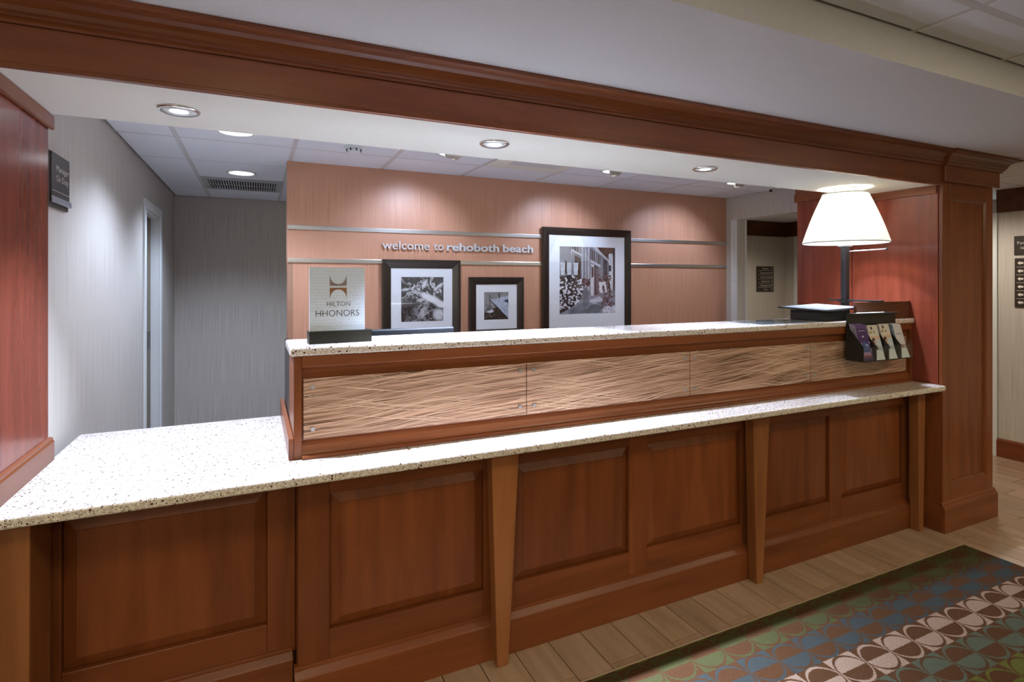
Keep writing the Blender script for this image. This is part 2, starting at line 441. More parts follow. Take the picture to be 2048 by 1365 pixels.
CH = ((0.115, 0.0305, 0.0085), (0.172, 0.0475, 0.0138), (0.228, 0.067, 0.0205))
M_WZ = wood('cherry_vertical', 'z', CH)
M_VEN = wood('red_cherry_veneer', 'z', ((0.125, 0.025, 0.0135), (0.185, 0.040, 0.021), (0.24, 0.056, 0.029)), rough=0.2)
M_WX = wood('cherry_lengthwise', 'x', CH)
M_WY = wood('cherry_depthwise', 'y', CH)
M_DARKW = wood('dark_stained_wood', 'x', ((0.06, 0.02, 0.008), (0.10, 0.036, 0.014), (0.14, 0.05, 0.02)))
M_LEG = wood('maple_toned_leg', 'z', ((0.18, 0.062, 0.019), (0.26, 0.094, 0.031), (0.33, 0.125, 0.046)), rough=0.34)
M_GRAN = granite('speckled_quartz')
M_REED = reeds('dry_grass_print')
M_FEAT = strie('terracotta_strie_paper', (0.41, 0.200, 0.120), (0.54, 0.282, 0.182), 300, 0.40)
M_BEIGE = strie('beige_strie_paper', (0.46, 0.425, 0.375), (0.62, 0.58, 0.52), 230)
M_PLAST = plain('cream_painted_plaster', (0.74, 0.72, 0.64), 0.75, bump=0.05)
M_BULK = plain('grey_cream_painted_plaster', (0.62, 0.60, 0.60), 0.8, bump=0.05)
M_TILE = plain('mineral_ceiling_tile', (0.78, 0.80, 0.86), 0.9, bump=0.5, bscale=220)
M_GRID = plain('ceiling_grid_metal', (0.60, 0.58, 0.58), 0.5)
M_WHITE = plain('white_painted_trim', (0.72, 0.75, 0.74), 0.4)
M_DOOR = plain('taupe_door_paint', (0.20, 0.16, 0.11), 0.5)
M_BLACK = plain('black_plastic', (0.012, 0.011, 0.010), 0.35)
M_MON = plain('matt_black_monitor', (0.006, 0.006, 0.007), 0.6, spec=0.15)
M_BLKFR = plain('espresso_frame_lacquer', (0.022, 0.014, 0.010), 0.3)
M_OLIVE = plain('dark_olive_sign_base', (0.012, 0.010, 0.005), 0.5, spec=0.25)
M_CHROME = plain('chrome', (0.80, 0.78, 0.76), 0.12, 1.0)
M_BRUSH = plain('brushed_aluminium', (0.66, 0.66, 0.66), 0.3, 1.0)
M_STEEL = plain('satin_steel_cap', (0.62, 0.63, 0.66), 0.35, 0.85)
M_MAT = plain('white_picture_mat', (0.80, 0.83, 0.88), 0.7)
M_PAPER = plain('white_paper', (0.80, 0.82, 0.86), 0.5)
M_SIGN = plain('dark_sign_plastic', (0.035, 0.026, 0.018), 0.45)
M_SIGNG = plain('charcoal_sign_plastic', (0.05, 0.045, 0.045), 0.4)
M_LETW = plain('pale_sign_lettering', (0.72, 0.68, 0.62), 0.5)
M_SILV = plain('silver_name_plate', (0.50, 0.54, 0.60), 0.3, 0.6)
M_INK = plain('dark_ink', (0.02, 0.02, 0.025), 0.5)
M_BRONZE = plain('bronze_ink', (0.24, 0.11, 0.055), 0.4, 0.3)
M_GREYINK = plain('taupe_ink', (0.20, 0.15, 0.14), 0.4, 0.2)
M_GLASS = glass_mat('picture_glass')
M_CLEAR = glass_mat('clear_acrylic', (0.93, 0.95, 0.95), 0.03, 0.02)
M_FROST = frost_mat()
M_CARPET = carpet_mat()
M_GROUT = plain('dark_grout', (0.05, 0.04, 0.035), 0.9)
M_PLANK = wood('wood_look_tile', 'y', ((0.255, 0.160, 0.098), (0.355, 0.235, 0.155), (0.45, 0.315, 0.225)), rough=0.22, fine=1.4)
M_EDGE = plain('pale_metal_edge', (0.70, 0.60, 0.44), 0.3, 0.6)
M_LED = emit_mat('cool_led_lens', (0.85, 0.92, 1.0), 14)
M_CAN = emit_mat('can_light_lens', (0.90, 0.95, 1.0), 9)
M_WASHL = emit_mat('washer_lens', (0.9, 0.95, 1.0), 2.0)
M_SCOOP = plain('almond_scoop_enamel', (0.38, 0.33, 0.27), 0.5)
M_FILL = emit_mat('fill_light_diffuser', (1.0, 0.88, 0.7), 3)  # glow of the added lobby and hall fill lights
M_DAY = emit_mat('daylight_pane', (0.9, 1.0, 0.98), 2.5)
M_WINFILL = emit_mat('added_window_fill', (1.0, 0.90, 0.68), 6.0)  # glow of the rear windows added to lift the header beam
M_SHADE = shade_mat()
M_BULB = emit_mat('bulb_glow', (1.0, 0.95, 0.85), 20)
M_PRINT = print_mat('printed_picture')
M_GUN = plain('gunmetal_pole', (0.055, 0.055, 0.06), 0.35, 0.6)
M_VENT = plain('grey_vent_enamel', (0.42, 0.43, 0.44), 0.5)
M_DARK = plain('dark_void', (0.012, 0.012, 0.012), 0.9)
M_PLATE = plain('dark_bronze_plate', (0.06, 0.045, 0.025), 0.4, 0.5)
M_LETTER = plain('polished_letter_metal', (0.78, 0.82, 0.88), 0.28, 0.45)
M_SCREEN = plain('pale_screen_glass', (0.55, 0.62, 0.75), 0.12)

# ------------------------------------------------------------------ key dimensions
ZS = 2.10            # soffit underside
ZB = 2.29            # bulkhead ceiling
ZC = 2.32            # office tile ceiling
ZL = 2.412           # lobby tile ceiling
ZH = 2.303           # hall ceiling
XL, XR = -0.656, 3.757   # faces of the wood-clad piers
YF = 1.91            # pier front
XW = -0.69           # left wall
YP = 3.96            # feature wall
YB = 6.0             # far back wall
XO = 4.14            # right wall of the office
XRW = 5.83           # lobby right wall

def struct(name, mb, mat, label, cat, bevel=0):
    o = obj(name, mb, mat, None, bevel); return tag(o, label, cat, kind='structure')

# ------------------------------------------------------------------ floor
fl = struct('floor', MB().box(-4, 7, -4, 6.2, -0.10, -0.008), M_GROUT, 'wood-look plank tile floor with dark grout lines', 'floor')
struct('floor_bounce', MB().box(XW, XO, 2.85, YB, -0.0079, 0.0), plain('pale_bounce_floor', (0.50, 0.46, 0.42), 0.5), 'added pale floor behind the desk, bounces light to the ceiling', 'floor')  # unseen slab added to bounce light onto the office ceiling
PW = 0.1555
x_lines0 = 1.426
plank_me = {}
def plank(x0, x1, y0, y1):
    w_, l_ = round(x1-x0, 3), round(y1-y0, 3)
    key = (w_, l_)
    if key not in plank_me:
        me = bpy.data.meshes.new('plank')
        hx, hy = w_/2-0.0018, l_/2-0.0018; c = 0.0014
        v = [(-hx,-hy,0),(hx,-hy,0),(hx,hy,0),(-hx,hy,0),(-hx,-hy,0.0072),(hx,-hy,0.0072),(hx,hy,0.0072),(-hx,hy,0.0072),
             (-hx+c,-hy+c,0.008),(hx-c,-hy+c,0.008),(hx-c,hy-c,0.008),(-hx+c,hy-c,0.008)]
        f = [(0,1,5,4),(1,2,6,5),(2,3,7,6),(3,0,4,7),(4,5,9,8),(5,6,10,9),(6,7,11,10),(7,4,8,11),(8,9,10,11)]
        me.from_pydata(v, [], f); me.materials.append(M_PLANK); plank_me[key] = me
    o = bpy.data.objects.new('plank', plank_me[key]); COL.objects.link(o); o.parent = fl
    o.location = Vector(((x0+x1)/2, (y0+y1)/2, -0.008)) - Vector(fl.location)
PL = 0.62
nplank = 0
for i in range(-14, 29):
    x0 = x_lines0 + i*PW
    x1 = x0 + PW
    x1 = min(x1, 5.83)
    if x1 - x0 < 0.02: continue
    off = 1.812 if i % 2 else 1.812 + PL*0.5 + (0.04 if i % 4 == 0 else -0.05)
    ylo = 1.775 if x1 < 3.70 else (0.6 if x1 > 3.72 else 1.775)
    yhi = 2.16 if x1 < 3.76 else (1.95 if x1 < 4.3 else 3.9)
    if x0 < 0.2: yhi = 2.2
    k = math.floor((ylo - off)/PL)
    y = off + k*PL
    while y < yhi:
        a, b_ = max(y, ylo), min(y+PL, yhi)
        if b_ - a > 0.01: plank(x0, x1, a, b_); nplank += 1
        y += PL
cp = obj('carpet', MB().box(-3.6, 3.685, -3.9, 1.768, -0.008, 0.003), M_CARPET)
tag(cp, 'brown patterned carpet with rows of pink, blue and green rings', 'carpet')
ed = obj('trim_1', MB().box(-0.6, 3.69, 1.768, 1.775, -0.008, 0.004), M_EDGE); tag(ed, 'thin pale metal edge strip between carpet and tile', 'trim', kind='structure')

# ------------------------------------------------------------------ walls
w_l = MB(); w_l.box(XW-0.11, XW, 2.424, 4.47, 0, 2.6); w_l.box(XW-0.11, XW, 4.47, 5.10, 2.02, 2.6); w_l.box(XW-0.11, XW, 5.10, YB, 0, 2.6)
struct('wall_left', w_l, M_BEIGE, 'pale striped wallpaper side wall left of the desk', 'wall')
struct('wall_back', MB().box(XW-0.11, XO, YB, YB+0.1, 0, 2.6), M_BEIGE, 'dim beige back wall behind the terracotta partition', 'wall')
struct('wall_feature', MB().box(0.19, XO, YP, YP+0.12, 0, 2.6), M_FEAT, 'terracotta striped feature wall with the welcome lettering', 'wall')
w_o = MB()
w_o.box(XO, XO+0.127, 2.30, 2.95, 0, 2.6); w_o.box(XO, XO+0.127, 2.95, 3.85, 2.10, 2.6); w_o.box(XO, XO+0.127, 3.85, YB, 0, 2.6)
struct('wall_inner', w_o, M_BEIGE, 'beige wall with an open doorway right of the feature wall', 'wall')
dw = thing('door_2', (XO, 3.85, 0), 'open doorway with white casing right of the feature wall', 'doorway', kind='structure')
obj('casing', MB().box(XO-0.016, XO, 3.852, 3.892, 0, 2.10), M_WHITE, dw, 0.003)
obj('jamb_liner', MB().box(XO+0.004, XO+0.123, 3.838, 3.8505, 0, 2.10), M_BEIGE, dw)
obj('jamb_edge', MB().box(XO-0.004, XO+0.008, 3.832, 3.853, 0, 2.10), M_WHITE, dw, 0.002)
obj('far_edge', MB().box(XO+0.113, XO+0.133, 3.832, 3.853, 0, 2.10), M_WHITE, dw, 0.002)
# hall behind the doorway
struct('wall_hall', MB().box(4.27, 6.6, 5.19, 5.29, 0, 2.6), M_BEIGE, 'beige hall wall with the small directory sign', 'wall')
wh = MB(); wh.box(6.51, 6.61, 2.40, 2.70, 0, 2.6); wh.box(6.51, 6.61, 2.70, 3.20, 2.12, 2.6); wh.box(6.51, 6.61, 2.70, 3.20, 0, 0.30); wh.box(6.51, 6.61, 3.20, 5.19, 0, 2.6)
struct('wall_hall_end', wh, M_BEIGE, 'far hall wall with white casings seen through the doorway', 'wall')
struct('trim_2', MB().box(4.27, 6.51, 5.165, 5.19, 2.107, ZH), M_DARKW, 'dark wood band along the top of the hall wall', 'trim')
struct('trim_3', MB().box(6.485, 6.51, 3.2, 5.165, 2.107, ZH), M_DARKW, 'dark wood band on the far hall end wall', 'trim')
struct('trim_4', MB().box(6.485, 6.51, 4.93, 5.045, 0, 2.107), M_WHITE, 'white door casing at the far end of the hall', 'trim')
wn = thing('window_1', (6.51, 2.95, 0.3), 'bright glazed hall door sliver beside the column', 'window', kind='structure')
obj('pane', MB().box(6.55, 6.556, 2.72, 3.18, 1.85, 2.10), M_DAY, wn)
obj('pane', MB().box(6.55, 6.556, 2.72, 3.18, 0.34, 1.80), plain('dark_green_glass', (0.02, 0.10, 0.06), 0.1), wn)
fr = MB(); fr.box(6.53, 6.57, 2.70, 2.72, 0.30, 2.12); fr.box(6.53, 6.57, 3.18, 3.20, 0.30, 2.12); fr.box(6.53, 6.57, 2.70, 3.20, 2.10, 2.12); fr.box(6.53, 6.57, 2.70, 3.20, 1.80, 1.85); fr.box(6.53, 6.57, 2.70, 3.20, 0.30, 0.34)
obj('sash', fr, M_DARKW, wn)
# lobby right wall
struct('wall_right', MB().box(XRW, XRW+0.1, -4, 2.54, 0, 2.6), M_BEIGE, 'beige lobby wall right of the column, with the arrow signs', 'wall')
struct('wall_return', MB().box(XRW+0.1, 6.61, 2.40, 2.50, 0, 2.6), M_BEIGE, 'short return wall at the end of the lobby wall', 'wall')
struct('trim_5', MB().box(XRW-0.02, XRW, -4, 2.545, 2.107, ZH), M_DARKW, 'dark wood crown band along the lobby wall', 'trim')
struct('trim_6', MB().box(XRW-0.012, XRW+0.11, 2.545, 2.585, 0, 2.107), M_WHITE, 'white corner casing at the end of the lobby wall', 'trim')
bbp = [(XRW, 0), (XRW-0.018, 0), (XRW-0.018, 0.135), (XRW-0.012, 0.150), (XRW-0.005, 0.158), (XRW, 0.158)]
struct('baseboard_right', MB().prism(bbp, 'y', -4, 2.545), M_WY, 'cherry baseboard along the lobby wall', 'baseboard')
struct('wall_lobby_left', MB().box(-4.1, -4, -4, 2.4, 0, 2.6), M_BEIGE, 'beige lobby wall far left behind the viewer', 'wall')
rw = MB(); WN = ((-3.7, -2.3), (-2.1, -0.7))
rw.box(-4.1, XRW+0.1, -4.1, -4, 0, 0.8); rw.box(-4.1, XRW+0.1, -4.1, -4, 2.2, 2.6); rw.box(-4.1, -3.7, -4.1, -4, 0.8, 2.2); rw.box(-2.3, -2.1, -4.1, -4, 0.8, 2.2); rw.box(-0.7, XRW+0.1, -4.1, -4, 0.8, 2.2)
for k_, (a_, b_) in enumerate(WN):  # unseen windows added to throw soft light on the desk front
    wt = thing('window_%d' % (k_+2), ((a_+b_)/2, -4.05, 0.8), ['added lobby window for fill light behind the viewer, left', 'added lobby window for fill light behind the viewer, right'][k_], 'window', kind='structure')
    for q in range(2):
        m0 = a_+0.04+q*(b_-a_-0.04)/2; obj('pane', MB().box(m0, m0+(b_-a_)/2-0.06, -4.07, -4.06, 0.84, 2.16), M_WINFILL, wt)
    fr_ = MB(); fr_.box(a_, a_+0.04, -4.08, -4.02, 0.8, 2.2); fr_.box(b_-0.04, b_, -4.08, -4.02, 0.8, 2.2); fr_.box((a_+b_)/2-0.02, (a_+b_)/2+0.02, -4.08, -4.02, 0.84, 2.16); fr_.box(a_+0.04, b_-0.04, -4.08, -4.02, 0.8, 0.84); fr_.box(a_+0.04, b_-0.04, -4.08, -4.02, 2.16, 2.2)
    obj('sash', fr_, M_WHITE, wt)
struct('wall_lobby_rear', rw, M_BEIGE, 'beige lobby wall behind the viewer', 'wall')
struct('wall_pier_left', MB().box(-4, -1.24, 2.0, 2.4, 0, 2.6), M_BEIGE, 'beige wall left of the wood pier beyond the frame', 'wall')
# door in the left wall
dr = thing('door_1', (XW, 4.8, 0), 'narrow white-cased taupe door in the left wall', 'door', kind='structure')
cs = 0.062
obj('casing', MB().box(XW, XW+0.014, 4.47-cs, 4.472, 0, 2.018+cs), M_WHITE, dr, 0.004)
obj('casing', MB().box(XW, XW+0.014, 5.098, 5.10+cs, 0, 2.018+cs), M_WHITE, dr, 0.004)
obj('casing', MB().box(XW, XW+0.014, 4.472, 5.098, 2.018, 2.018+cs), M_WHITE, dr, 0.004)
obj('jamb', MB().box(XW-0.108, XW, 5.085, 5.0985, 0, 2.018), M_WHITE, dr)
obj('jamb', MB().box(XW-0.108, XW, 4.4715, 4.485, 0, 2.018), M_WHITE, dr)
obj('head_jamb', MB().box(XW-0.108, XW, 4.485, 5.085, 2.005, 2.0185), M_WHITE, dr)
lf = obj('door_leaf', MB().box(XW-0.092, XW-0.054, 4.487, 5.083, 0.01, 2.002), M_DOOR, dr, 0.002)
obj('latch_plate', MB().box(XW-0.0538, XW-0.050, 4.86, 5.04, 1.00, 1.13), M_PLATE, lf, 0.003)

# ------------------------------------------------------------------ ceilings
struct('ceiling_soffit', MB().box(-1.16, XR+0.55, 1.926, 2.41, ZS, 2.6), M_PLAST, 'cream soffit with the desk downlights', 'ceiling')
struct('ceiling_bulkhead', MB().box(-4, 4.31, 1.185, 1.926, ZB, 2.6), M_BULK, 'grey-white plaster bulkhead above the wood crown', 'ceiling')

def tile_ceiling(name, label, xs, ys, z, skip=(), bar_w=0.024):
    base = struct(name, MB().box(xs[0], xs[-1], ys[0], ys[-1], z+0.03, z+0.05), M_GRID, label, 'ceiling')
    shared = {}
    for i in range(len(xs)-1):
        for j in range(len(ys)-1):
            if (i, j) in skip: continue
            w_, l_ = round(xs[i+1]-xs[i], 3), round(ys[j+1]-ys[j], 3)
            if w_ < 0.03 or l_ < 0.03: continue
            if (w_, l_) not in shared:
                me = bpy.data.meshes.new('ceiling_tile')
                hx, hy = w_/2-0.011, l_/2-0.011; c = 0.004
                v = [(-hx,-hy,0.012),(hx,-hy,0.012),(hx,hy,0.012),(-hx,hy,0.012),(-hx,-hy,0.004),(hx,-hy,0.004),(hx,hy,0.004),(-hx,hy,0.004),
                     (-hx+c,-hy+c,0.0),(hx-c,-hy+c,0.0),(hx-c,hy-c,0.0),(-hx+c,hy-c,0.0)]
                f = [(0,3,2,1),(0,1,5,4),(1,2,6,5),(2,3,7,6),(3,0,4,7),(4,5,9,8),(5,6,10,9),(6,7,11,10),(7,4,8,11),(8,9,10,11)]
                me.from_pydata(v, [], f); me.materials.append(M_TILE)
                bm = bmesh.new(); bm.from_mesh(me); bmesh.ops.recalc_face_normals(bm, faces=bm.faces); bm.to_mesh(me); bm.free()
                shared[(w_, l_)] = me
            o = bpy.data.objects.new('ceiling_tile', shared[(w_, l_)]); COL.objects.link(o); o.parent = base
            o.location = Vector(((xs[i]+xs[i+1])/2, (ys[j]+ys[j+1])/2, z)) - Vector(base.location)
    for x in xs[1:-1]:
        obj('grid_bar', MB().box(x-bar_w/2, x+bar_w/2, ys[0], ys[-1], z+0.0015, z+0.03), M_GRID, base)
    for y in ys[1:-1]:
        obj('grid_bar', MB().box(xs[0], xs[-1], y-bar_w/2, y+bar_w/2, z+0.002, z+0.0295), M_GRID, base)
    return base
XS = [XW] + [-0.40+0.6085*k for k in range(8)] + [XO]
YS = [2.41] + [2.95, 3.56, 4.19, 4.82, 5.44] + [YB]
tile_ceiling('ceiling_office', 'bluish-white tiled ceiling behind the soffit', XS, YS, ZC, skip=((1, 4), (4, 1)))
XSL = [-4] + [2.135+0.6085*k for k in range(-10, 7)] + [XRW]
XSL = [x for x in XSL if -4 <= x <= XRW]
YSL = [-4] + [0.98-0.6085*k for k in range(7, -1, -1)] + [1.185]
FILL_TILES = ((3, 6), (7, 6), (11, 6), (14, 6), (3, 3), (7, 3), (11, 3), (14, 3))
tile_ceiling('ceiling_lobby', 'dim lobby tile ceiling at the upper right', XSL, YSL, ZL, skip=FILL_TILES)
tile_ceiling('ceiling_hall', 'tiled hall ceiling behind the column crown', [4.31, 4.52, 5.13, 5.735, 6.51], [1.185, 1.72, 2.33, 2.94, 3.55, 4.16, 4.77, 5.19], ZH)
struct('ceiling_fascia', MB().box(4.312, XRW, 1.17, 1.184, ZH, ZL), M_BULK, 'plain plaster step below the lobby tiles', 'ceiling')

# ------------------------------------------------------------------ wood header over the desk
CROWN = [(0, 0), (0.010, 0), (0.010, 0.008), (0.014, 0.013), (0.020, 0.016), (0.020, 0.022), (0.026, 0.028), (0.031, 0.040), (0.039, 0.052), (0.052, 0.061), (0.068, 0.065), (0.078, 0.066), (0.086, 0.068), (0.086, 0.082), (0, 0.082)]
bm_ = thing('wood_beam', (1.5, 1.90, ZS), 'long cherry header beam with crown moulding over the desk', 'beam')
obj('frieze_board', MB().box(-1.2, 3.735, 1.900, 1.926, ZS-0.006, 2.21), M_WX, bm_, 0.003)
obj('lower_bead', MB().box(-1.2, 3.735, 1.894, 1.902, ZS-0.008, ZS+0.006), M_WX, bm_, 0.003)
obj('crown_moulding', MB().prism([(1.900-d, 2.208+z) for d, z in CROWN], 'x', -1.2, 3.735), M_WX, bm_, 0)
obj('backing_board', MB().box(-1.2, 3.735, 1.9005, 1.92, 2.208, ZB), M_WX, bm_)

# ------------------------------------------------------------------ right pier (column)
co = thing('wood_column', (4.04, 2.2, 0), 'tall cherry column with recessed panel right of the desk', 'column')
cx0, cx1 = XR, 4.318
# shaft with a recessed front panel: four frame members around a set-back field
obj('shaft', MB().box(cx0, cx1, YF+0.014, 2.89, 0, ZB), M_WZ, co)
obj('stile', MB().box(cx0, 3.838, YF, YF+0.016, 0.1, 2.20), M_WZ, co, 0.003)
obj('stile', MB().box(4.240, cx1, YF, YF+0.016, 0.1, 2.20), M_WZ, co, 0.003)
obj('rail', MB().box(3.838, 4.240, YF, YF+0.016, 2.021, 2.20), M_WX, co, 0.003)
obj('rail', MB().box(3.838, 4.240, YF, YF+0.016, 0.1, 0.281), M_WX, co, 0.003)
def frame_mould(x0, x1, z0, z1, yf, w_, d):
    """picture-frame moulding sloping inwards, facing -y"""
    mb = MB()
    o = [(x0, z0), (x1, z0), (x1, z1), (x0, z1)]; i_ = [(x0+w_, z0+w_), (x1-w_, z0+w_), (x1-w_, z1-w_), (x0+w_, z1-w_)]
    for k in range(4):
        k2 = (k+1) % 4
        a, b_, c, d_ = o[k], o[k2], i_[k2], i_[k]
        mb.hexa([(a[0], yf, a[1]), (b_[0], yf, b_[1]), (c[0], yf+d*0.75, c[1]), (d_[0], yf+d*0.75, d_[1]),
                 (a[0], yf+d, a[1]), (b_[0], yf+d, b_[1]), (c[0], yf+d, c[1]), (d_[0], yf+d, d_[1])])
    return mb
obj('panel_moulding', frame_mould(3.838, 4.240, 0.281, 2.021, YF+0.002, 0.014, 0.012), M_WZ, co)
bprof = lambda f0: [(f0+0.02, 0), (f0, 0), (f0, 0.146), (f0+0.004, 0.154), (f0+0.011, 0.162), (f0+0.013, 0.172), (f0+0.020, 0.183)]
obj('base_moulding', MB().prism(bprof(YF-0.02), 'x', cx0-0.018, cx1+0.018), M_WX, co)
sp_ = [(cx0, 0), (cx0-0.018, 0), (cx0-0.018, 0.146), (cx0-0.014, 0.154), (cx0-0.008, 0.162), (cx0-0.006, 0.172), (cx0, 0.183)]
obj('base_moulding', MB().prism(sp_, 'y', YF+0.0005, 2.03), M_WY, co)
sp2 = [(cx1, 0), (cx1+0.018, 0), (cx1+0.018, 0.146), (cx1+0.014, 0.154), (cx1+0.008, 0.162), (cx1+0.006, 0.172), (cx1, 0.183)]
obj('base_moulding', MB().prism(sp2, 'y', YF+0.0005, 2.89), M_WY, co)
KX0, KX1, KY = 3.728, 4.342, 1.882
obj('capital_block', MB().box(KX0, KX1, KY, 2.89, 2.115, ZB-0.001), M_WX, co, 0.004)
def crown_corner():
    mb = MB(); n = len(CROWN)
    path = [(KX0, 1.93, -1, 0), (KX0, KY, -1, -1), (KX1, KY, 1, -1), (KX1, 2.89, 1, 0)]
    for (x, y, sx, sy) in path:
        for d, z in CROWN: mb.v.append((x+sx*d*(0.5 if x == KX0 else 1), y+sy*d, 2.2079+z))
    for s in range(3):
        for i in range(n):
            j = (i+1) % n
            mb.f.append((s*n+i, s*n+j, (s+1)*n+j, (s+1)*n+i))
    mb.f.append(tuple(range(n))); mb.f.append(tuple(range(3*n, 4*n)))
    return mb
obj('crown_moulding', crown_corner(), M_WX, co)
# cladding of the face that closes off the desk
obj('side_panel', MB().box(XR-0.012, XR+0.001, 1.93, 2.458, 0.89, ZS), M_VEN, co, 0.002)
obj('side_panel', MB().box(XR-0.012, XR+0.001, 2.464, 2.885, 0.89, ZC), M_VEN, co, 0.002)
obj('corner_bead', MB().box(XR-0.006, XR+0.002, YF-0.002, 1.93, 0.88, ZS), M_WZ, co, 0.002)
obj('top_trim', MB().box(XR-0.028, XR-0.012, 1.935, 2.41, 2.05, ZS), M_WY, co, 0.003)
obj('top_trim', MB().box(XR-0.028, XR-0.012, 2.41, 2.90, 2.115, 2.175), M_WY, co, 0.003)

# ------------------------------------------------------------------ left pier
lp = thing('wood_pier', (-0.9, 2.15, 0), 'glossy red-brown wood end panel at the left of the desk', 'pier')
obj('core', MB().box(-1.2, XL-0.012, YF, 2.424, 0, ZS), M_WZ, lp)
obj('side_panel', MB().box(XL-0.014, XL, YF, 2.422, 0.89, ZS), M_VEN, lp, 0.002)
obj('top_trim', MB().box(XL, XL+0.014, YF, 2.438, 2.05, ZS-0.0005), M_WY, lp, 0.004)
obj('base_trim', MB().prism([(XL, 0.8905), (XL+0.014, 0.8905), (XL+0.014, 0.955), (XL+0.010, 0.962), (XL+0.010, 0.968), (XL, 0.972)], 'y', YF, 2.434), M_WY, lp)

# ------------------------------------------------------------------ desk cabinets
FY = 2.06
def raised_panel(x0, x1, z0, z1, fy, parent):
    b = 0.036
    o = [(x0, z0), (x1, z0), (x1, z1), (x0, z1)]; i_ = [(x0+b, z0+b), (x1-b, z0+b), (x1-b, z1-b), (x0+b, z1-b)]
    mb = MB()
    yo, ym, yi = fy+0.019, fy+0.003, fy+0.001
    mb.v = [(p, yo+0.01, q) for p, q in o] + [(p, yo, q) for p, q in o] + [(p, ym, q) for p, q in i_] + [(p+0.0015*s, yi, q+0.0015*t) for (p, q), (s, t) in zip(i_, ((1,1),(-1,1),(-1,-1),(1,-1)))]
    for k in range(4):
        k2 = (k+1) % 4
        for r_ in range(3): mb.f.append((r_*4+k, r_*4+k2, r_*4+4+k2, r_*4+4+k))
    mb.f.append((12, 13, 14, 15)); mb.f.append((3, 2, 1, 0))
    return obj('raised_panel', mb, M_WZ, parent)
def cabinet(x0, x1, fy, panels, label, base_left, base_right, legs, depth=2.78):
    t = thing('desk_cabinet', ((x0+x1)/2, (fy+depth)/2, 0), label, 'cabinet', 'panelled cabinets under the lower worktop')
    z0, z1, ZT = 0.27, 0.757, 0.857
    obj('carcass', MB().box(x0+0.0005, x1-0.0005, fy+0.030, depth, 0, ZT), M_WZ, t)
    xs = [x0] + [v for p in panels for v in p] + [x1]
    for k in range(0, len(xs), 2):
        if xs[k+1]-xs[k] > 0.004: obj('stile', MB().box(xs[k], xs[k+1], fy, fy+0.023, 0.15, ZT), M_WZ, t, 0.0025)
    for p0, p1 in panels:
        obj('top_rail', MB().box(p0, p1, fy, fy+0.023, z1, ZT), M_WX, t, 0.0025)
        obj('bottom_rail', MB().box(p0, p1, fy, fy+0.023, 0.15, z0), M_WX, t, 0.0025)
        raised_panel(p0+0.002, p1-0.002, z0+0.002, z1-0.002, fy, t)
    b0 = fy-0.03
    pr = [(fy+0.02, 0), (b0, 0), (b0, 0.136), (b0+0.003, 0.141), (b0+0.019, 0.157), (b0+0.024, 0.160), (b0+0.026, 0.168), (fy+0.02, 0.168)]
    obj('baseboard', MB().prism(pr, 'x', base_left, base_right), M_WX, t)
    for (a0, a1, c0, c1) in legs:
        mb = MB(); y0, y1 = 1.975, fy-0.001
        mb.hexa([(c0, y0, 0), (c1, y0, 0), (c1, b0-0.001, 0), (c0, b0-0.001, 0), (a0, y0, ZT), (a1, y0, ZT), (a1, b0-0.001, ZT), (a0, b0-0.001, ZT)])
        obj('tapered_leg', mb, M_LEG, t, 0.003)
    return t
cabinet(XL+0.001, 0.133, 2.185, [(-0.56, 0.038)], 'recessed single-panel cabinet at the far left of the desk', XL+0.001, 0.122, [(-0.655, -0.575, -0.634, -0.579)])
cabinet(0.134, 0.893, FY, [(0.239, 0.834)], 'single-panel desk cabinet beside the recessed left cabinet', 0.122, 0.893, [(0.832, 0.953, 0.857, 0.905)])
cabinet(0.894, 2.305, FY, [(0.972, 1.553), (1.655, 2.255)], 'middle double-panel desk cabinet between two tapered legs', 0.894, 2.305, [(2.245, 2.362, 2.272, 2.315)])
cabinet(2.306, XR-0.001, FY, [(2.43, 2.940), (3.043, 3.625)], 'double-panel desk cabinet next to the column', 2.306, XR-0.02, [(3.625, 3.704, 3.638, 3.682)])

# ------------------------------------------------------------------ worktops
LY = 1.885
def slab(name, x0, x1, y0, y1, z0, z1, label):
    o = obj(name, MB().box(x0, x1, y0, y1, z0, z1), M_GRAN); tag(o, label, 'worktop', 'speckled stone worktops')
    m = o.modifiers.new('bevel', 'BEVEL'); m.width = 0.008; m.segments = 3; m.limit_method = 'ANGLE'
    return o
slab('stone_worktop', XL+0.0005, 0.5185, LY, 2.79, 0.858, 0.890, 'wide lower stone worktop at the left, left of the seam')
slab('stone_worktop', 0.5198, XR-0.013, LY, 2.79, 0.858, 0.890, 'long lower stone worktop right of the seam')
UY = 2.058
us = slab('stone_worktop', 0.107, XR-0.013, UY, 2.372, 1.254, 1.285, 'raised upper stone counter top holding the sign and lamp')

# ------------------------------------------------------------------ riser with the printed grass panels
rs = thing('counter_riser', (1.9, 2.22, 0.8905), 'cherry riser with four dry-grass panels under the upper counter', 'counter riser')
obj('body', MB().box(0.121, XR-0.013, 2.092, 2.36, 0.8905, 1.2535), M_WX, rs)
obj('end_stile', MB().box(0.1205, 0.147, 2.071, 2.094, 0.8905, 1.2535), M_WZ, rs, 0.002)
obj('end_stile', MB().box(3.722, XR-0.013, 2.071, 2.094, 0.8905, 1.2535), M_WZ, rs, 0.002)
obj('apron', MB().box(0.147, 3.722, 2.066, 2.094, 1.213, 1.2535), M_WX, rs, 0.003)
sill = [(2.094, 0.8905), (2.064, 0.8905), (2.064, 0.902), (2.070, 0.905), (2.0735, 0.912), (2.0755, 0.922), (2.080, 0.934), (2.088, 0.944), (2.094, 0.950)]
obj('sill_moulding', MB().prism(sill, 'x', 0.147, 3.722), M_WX, rs)
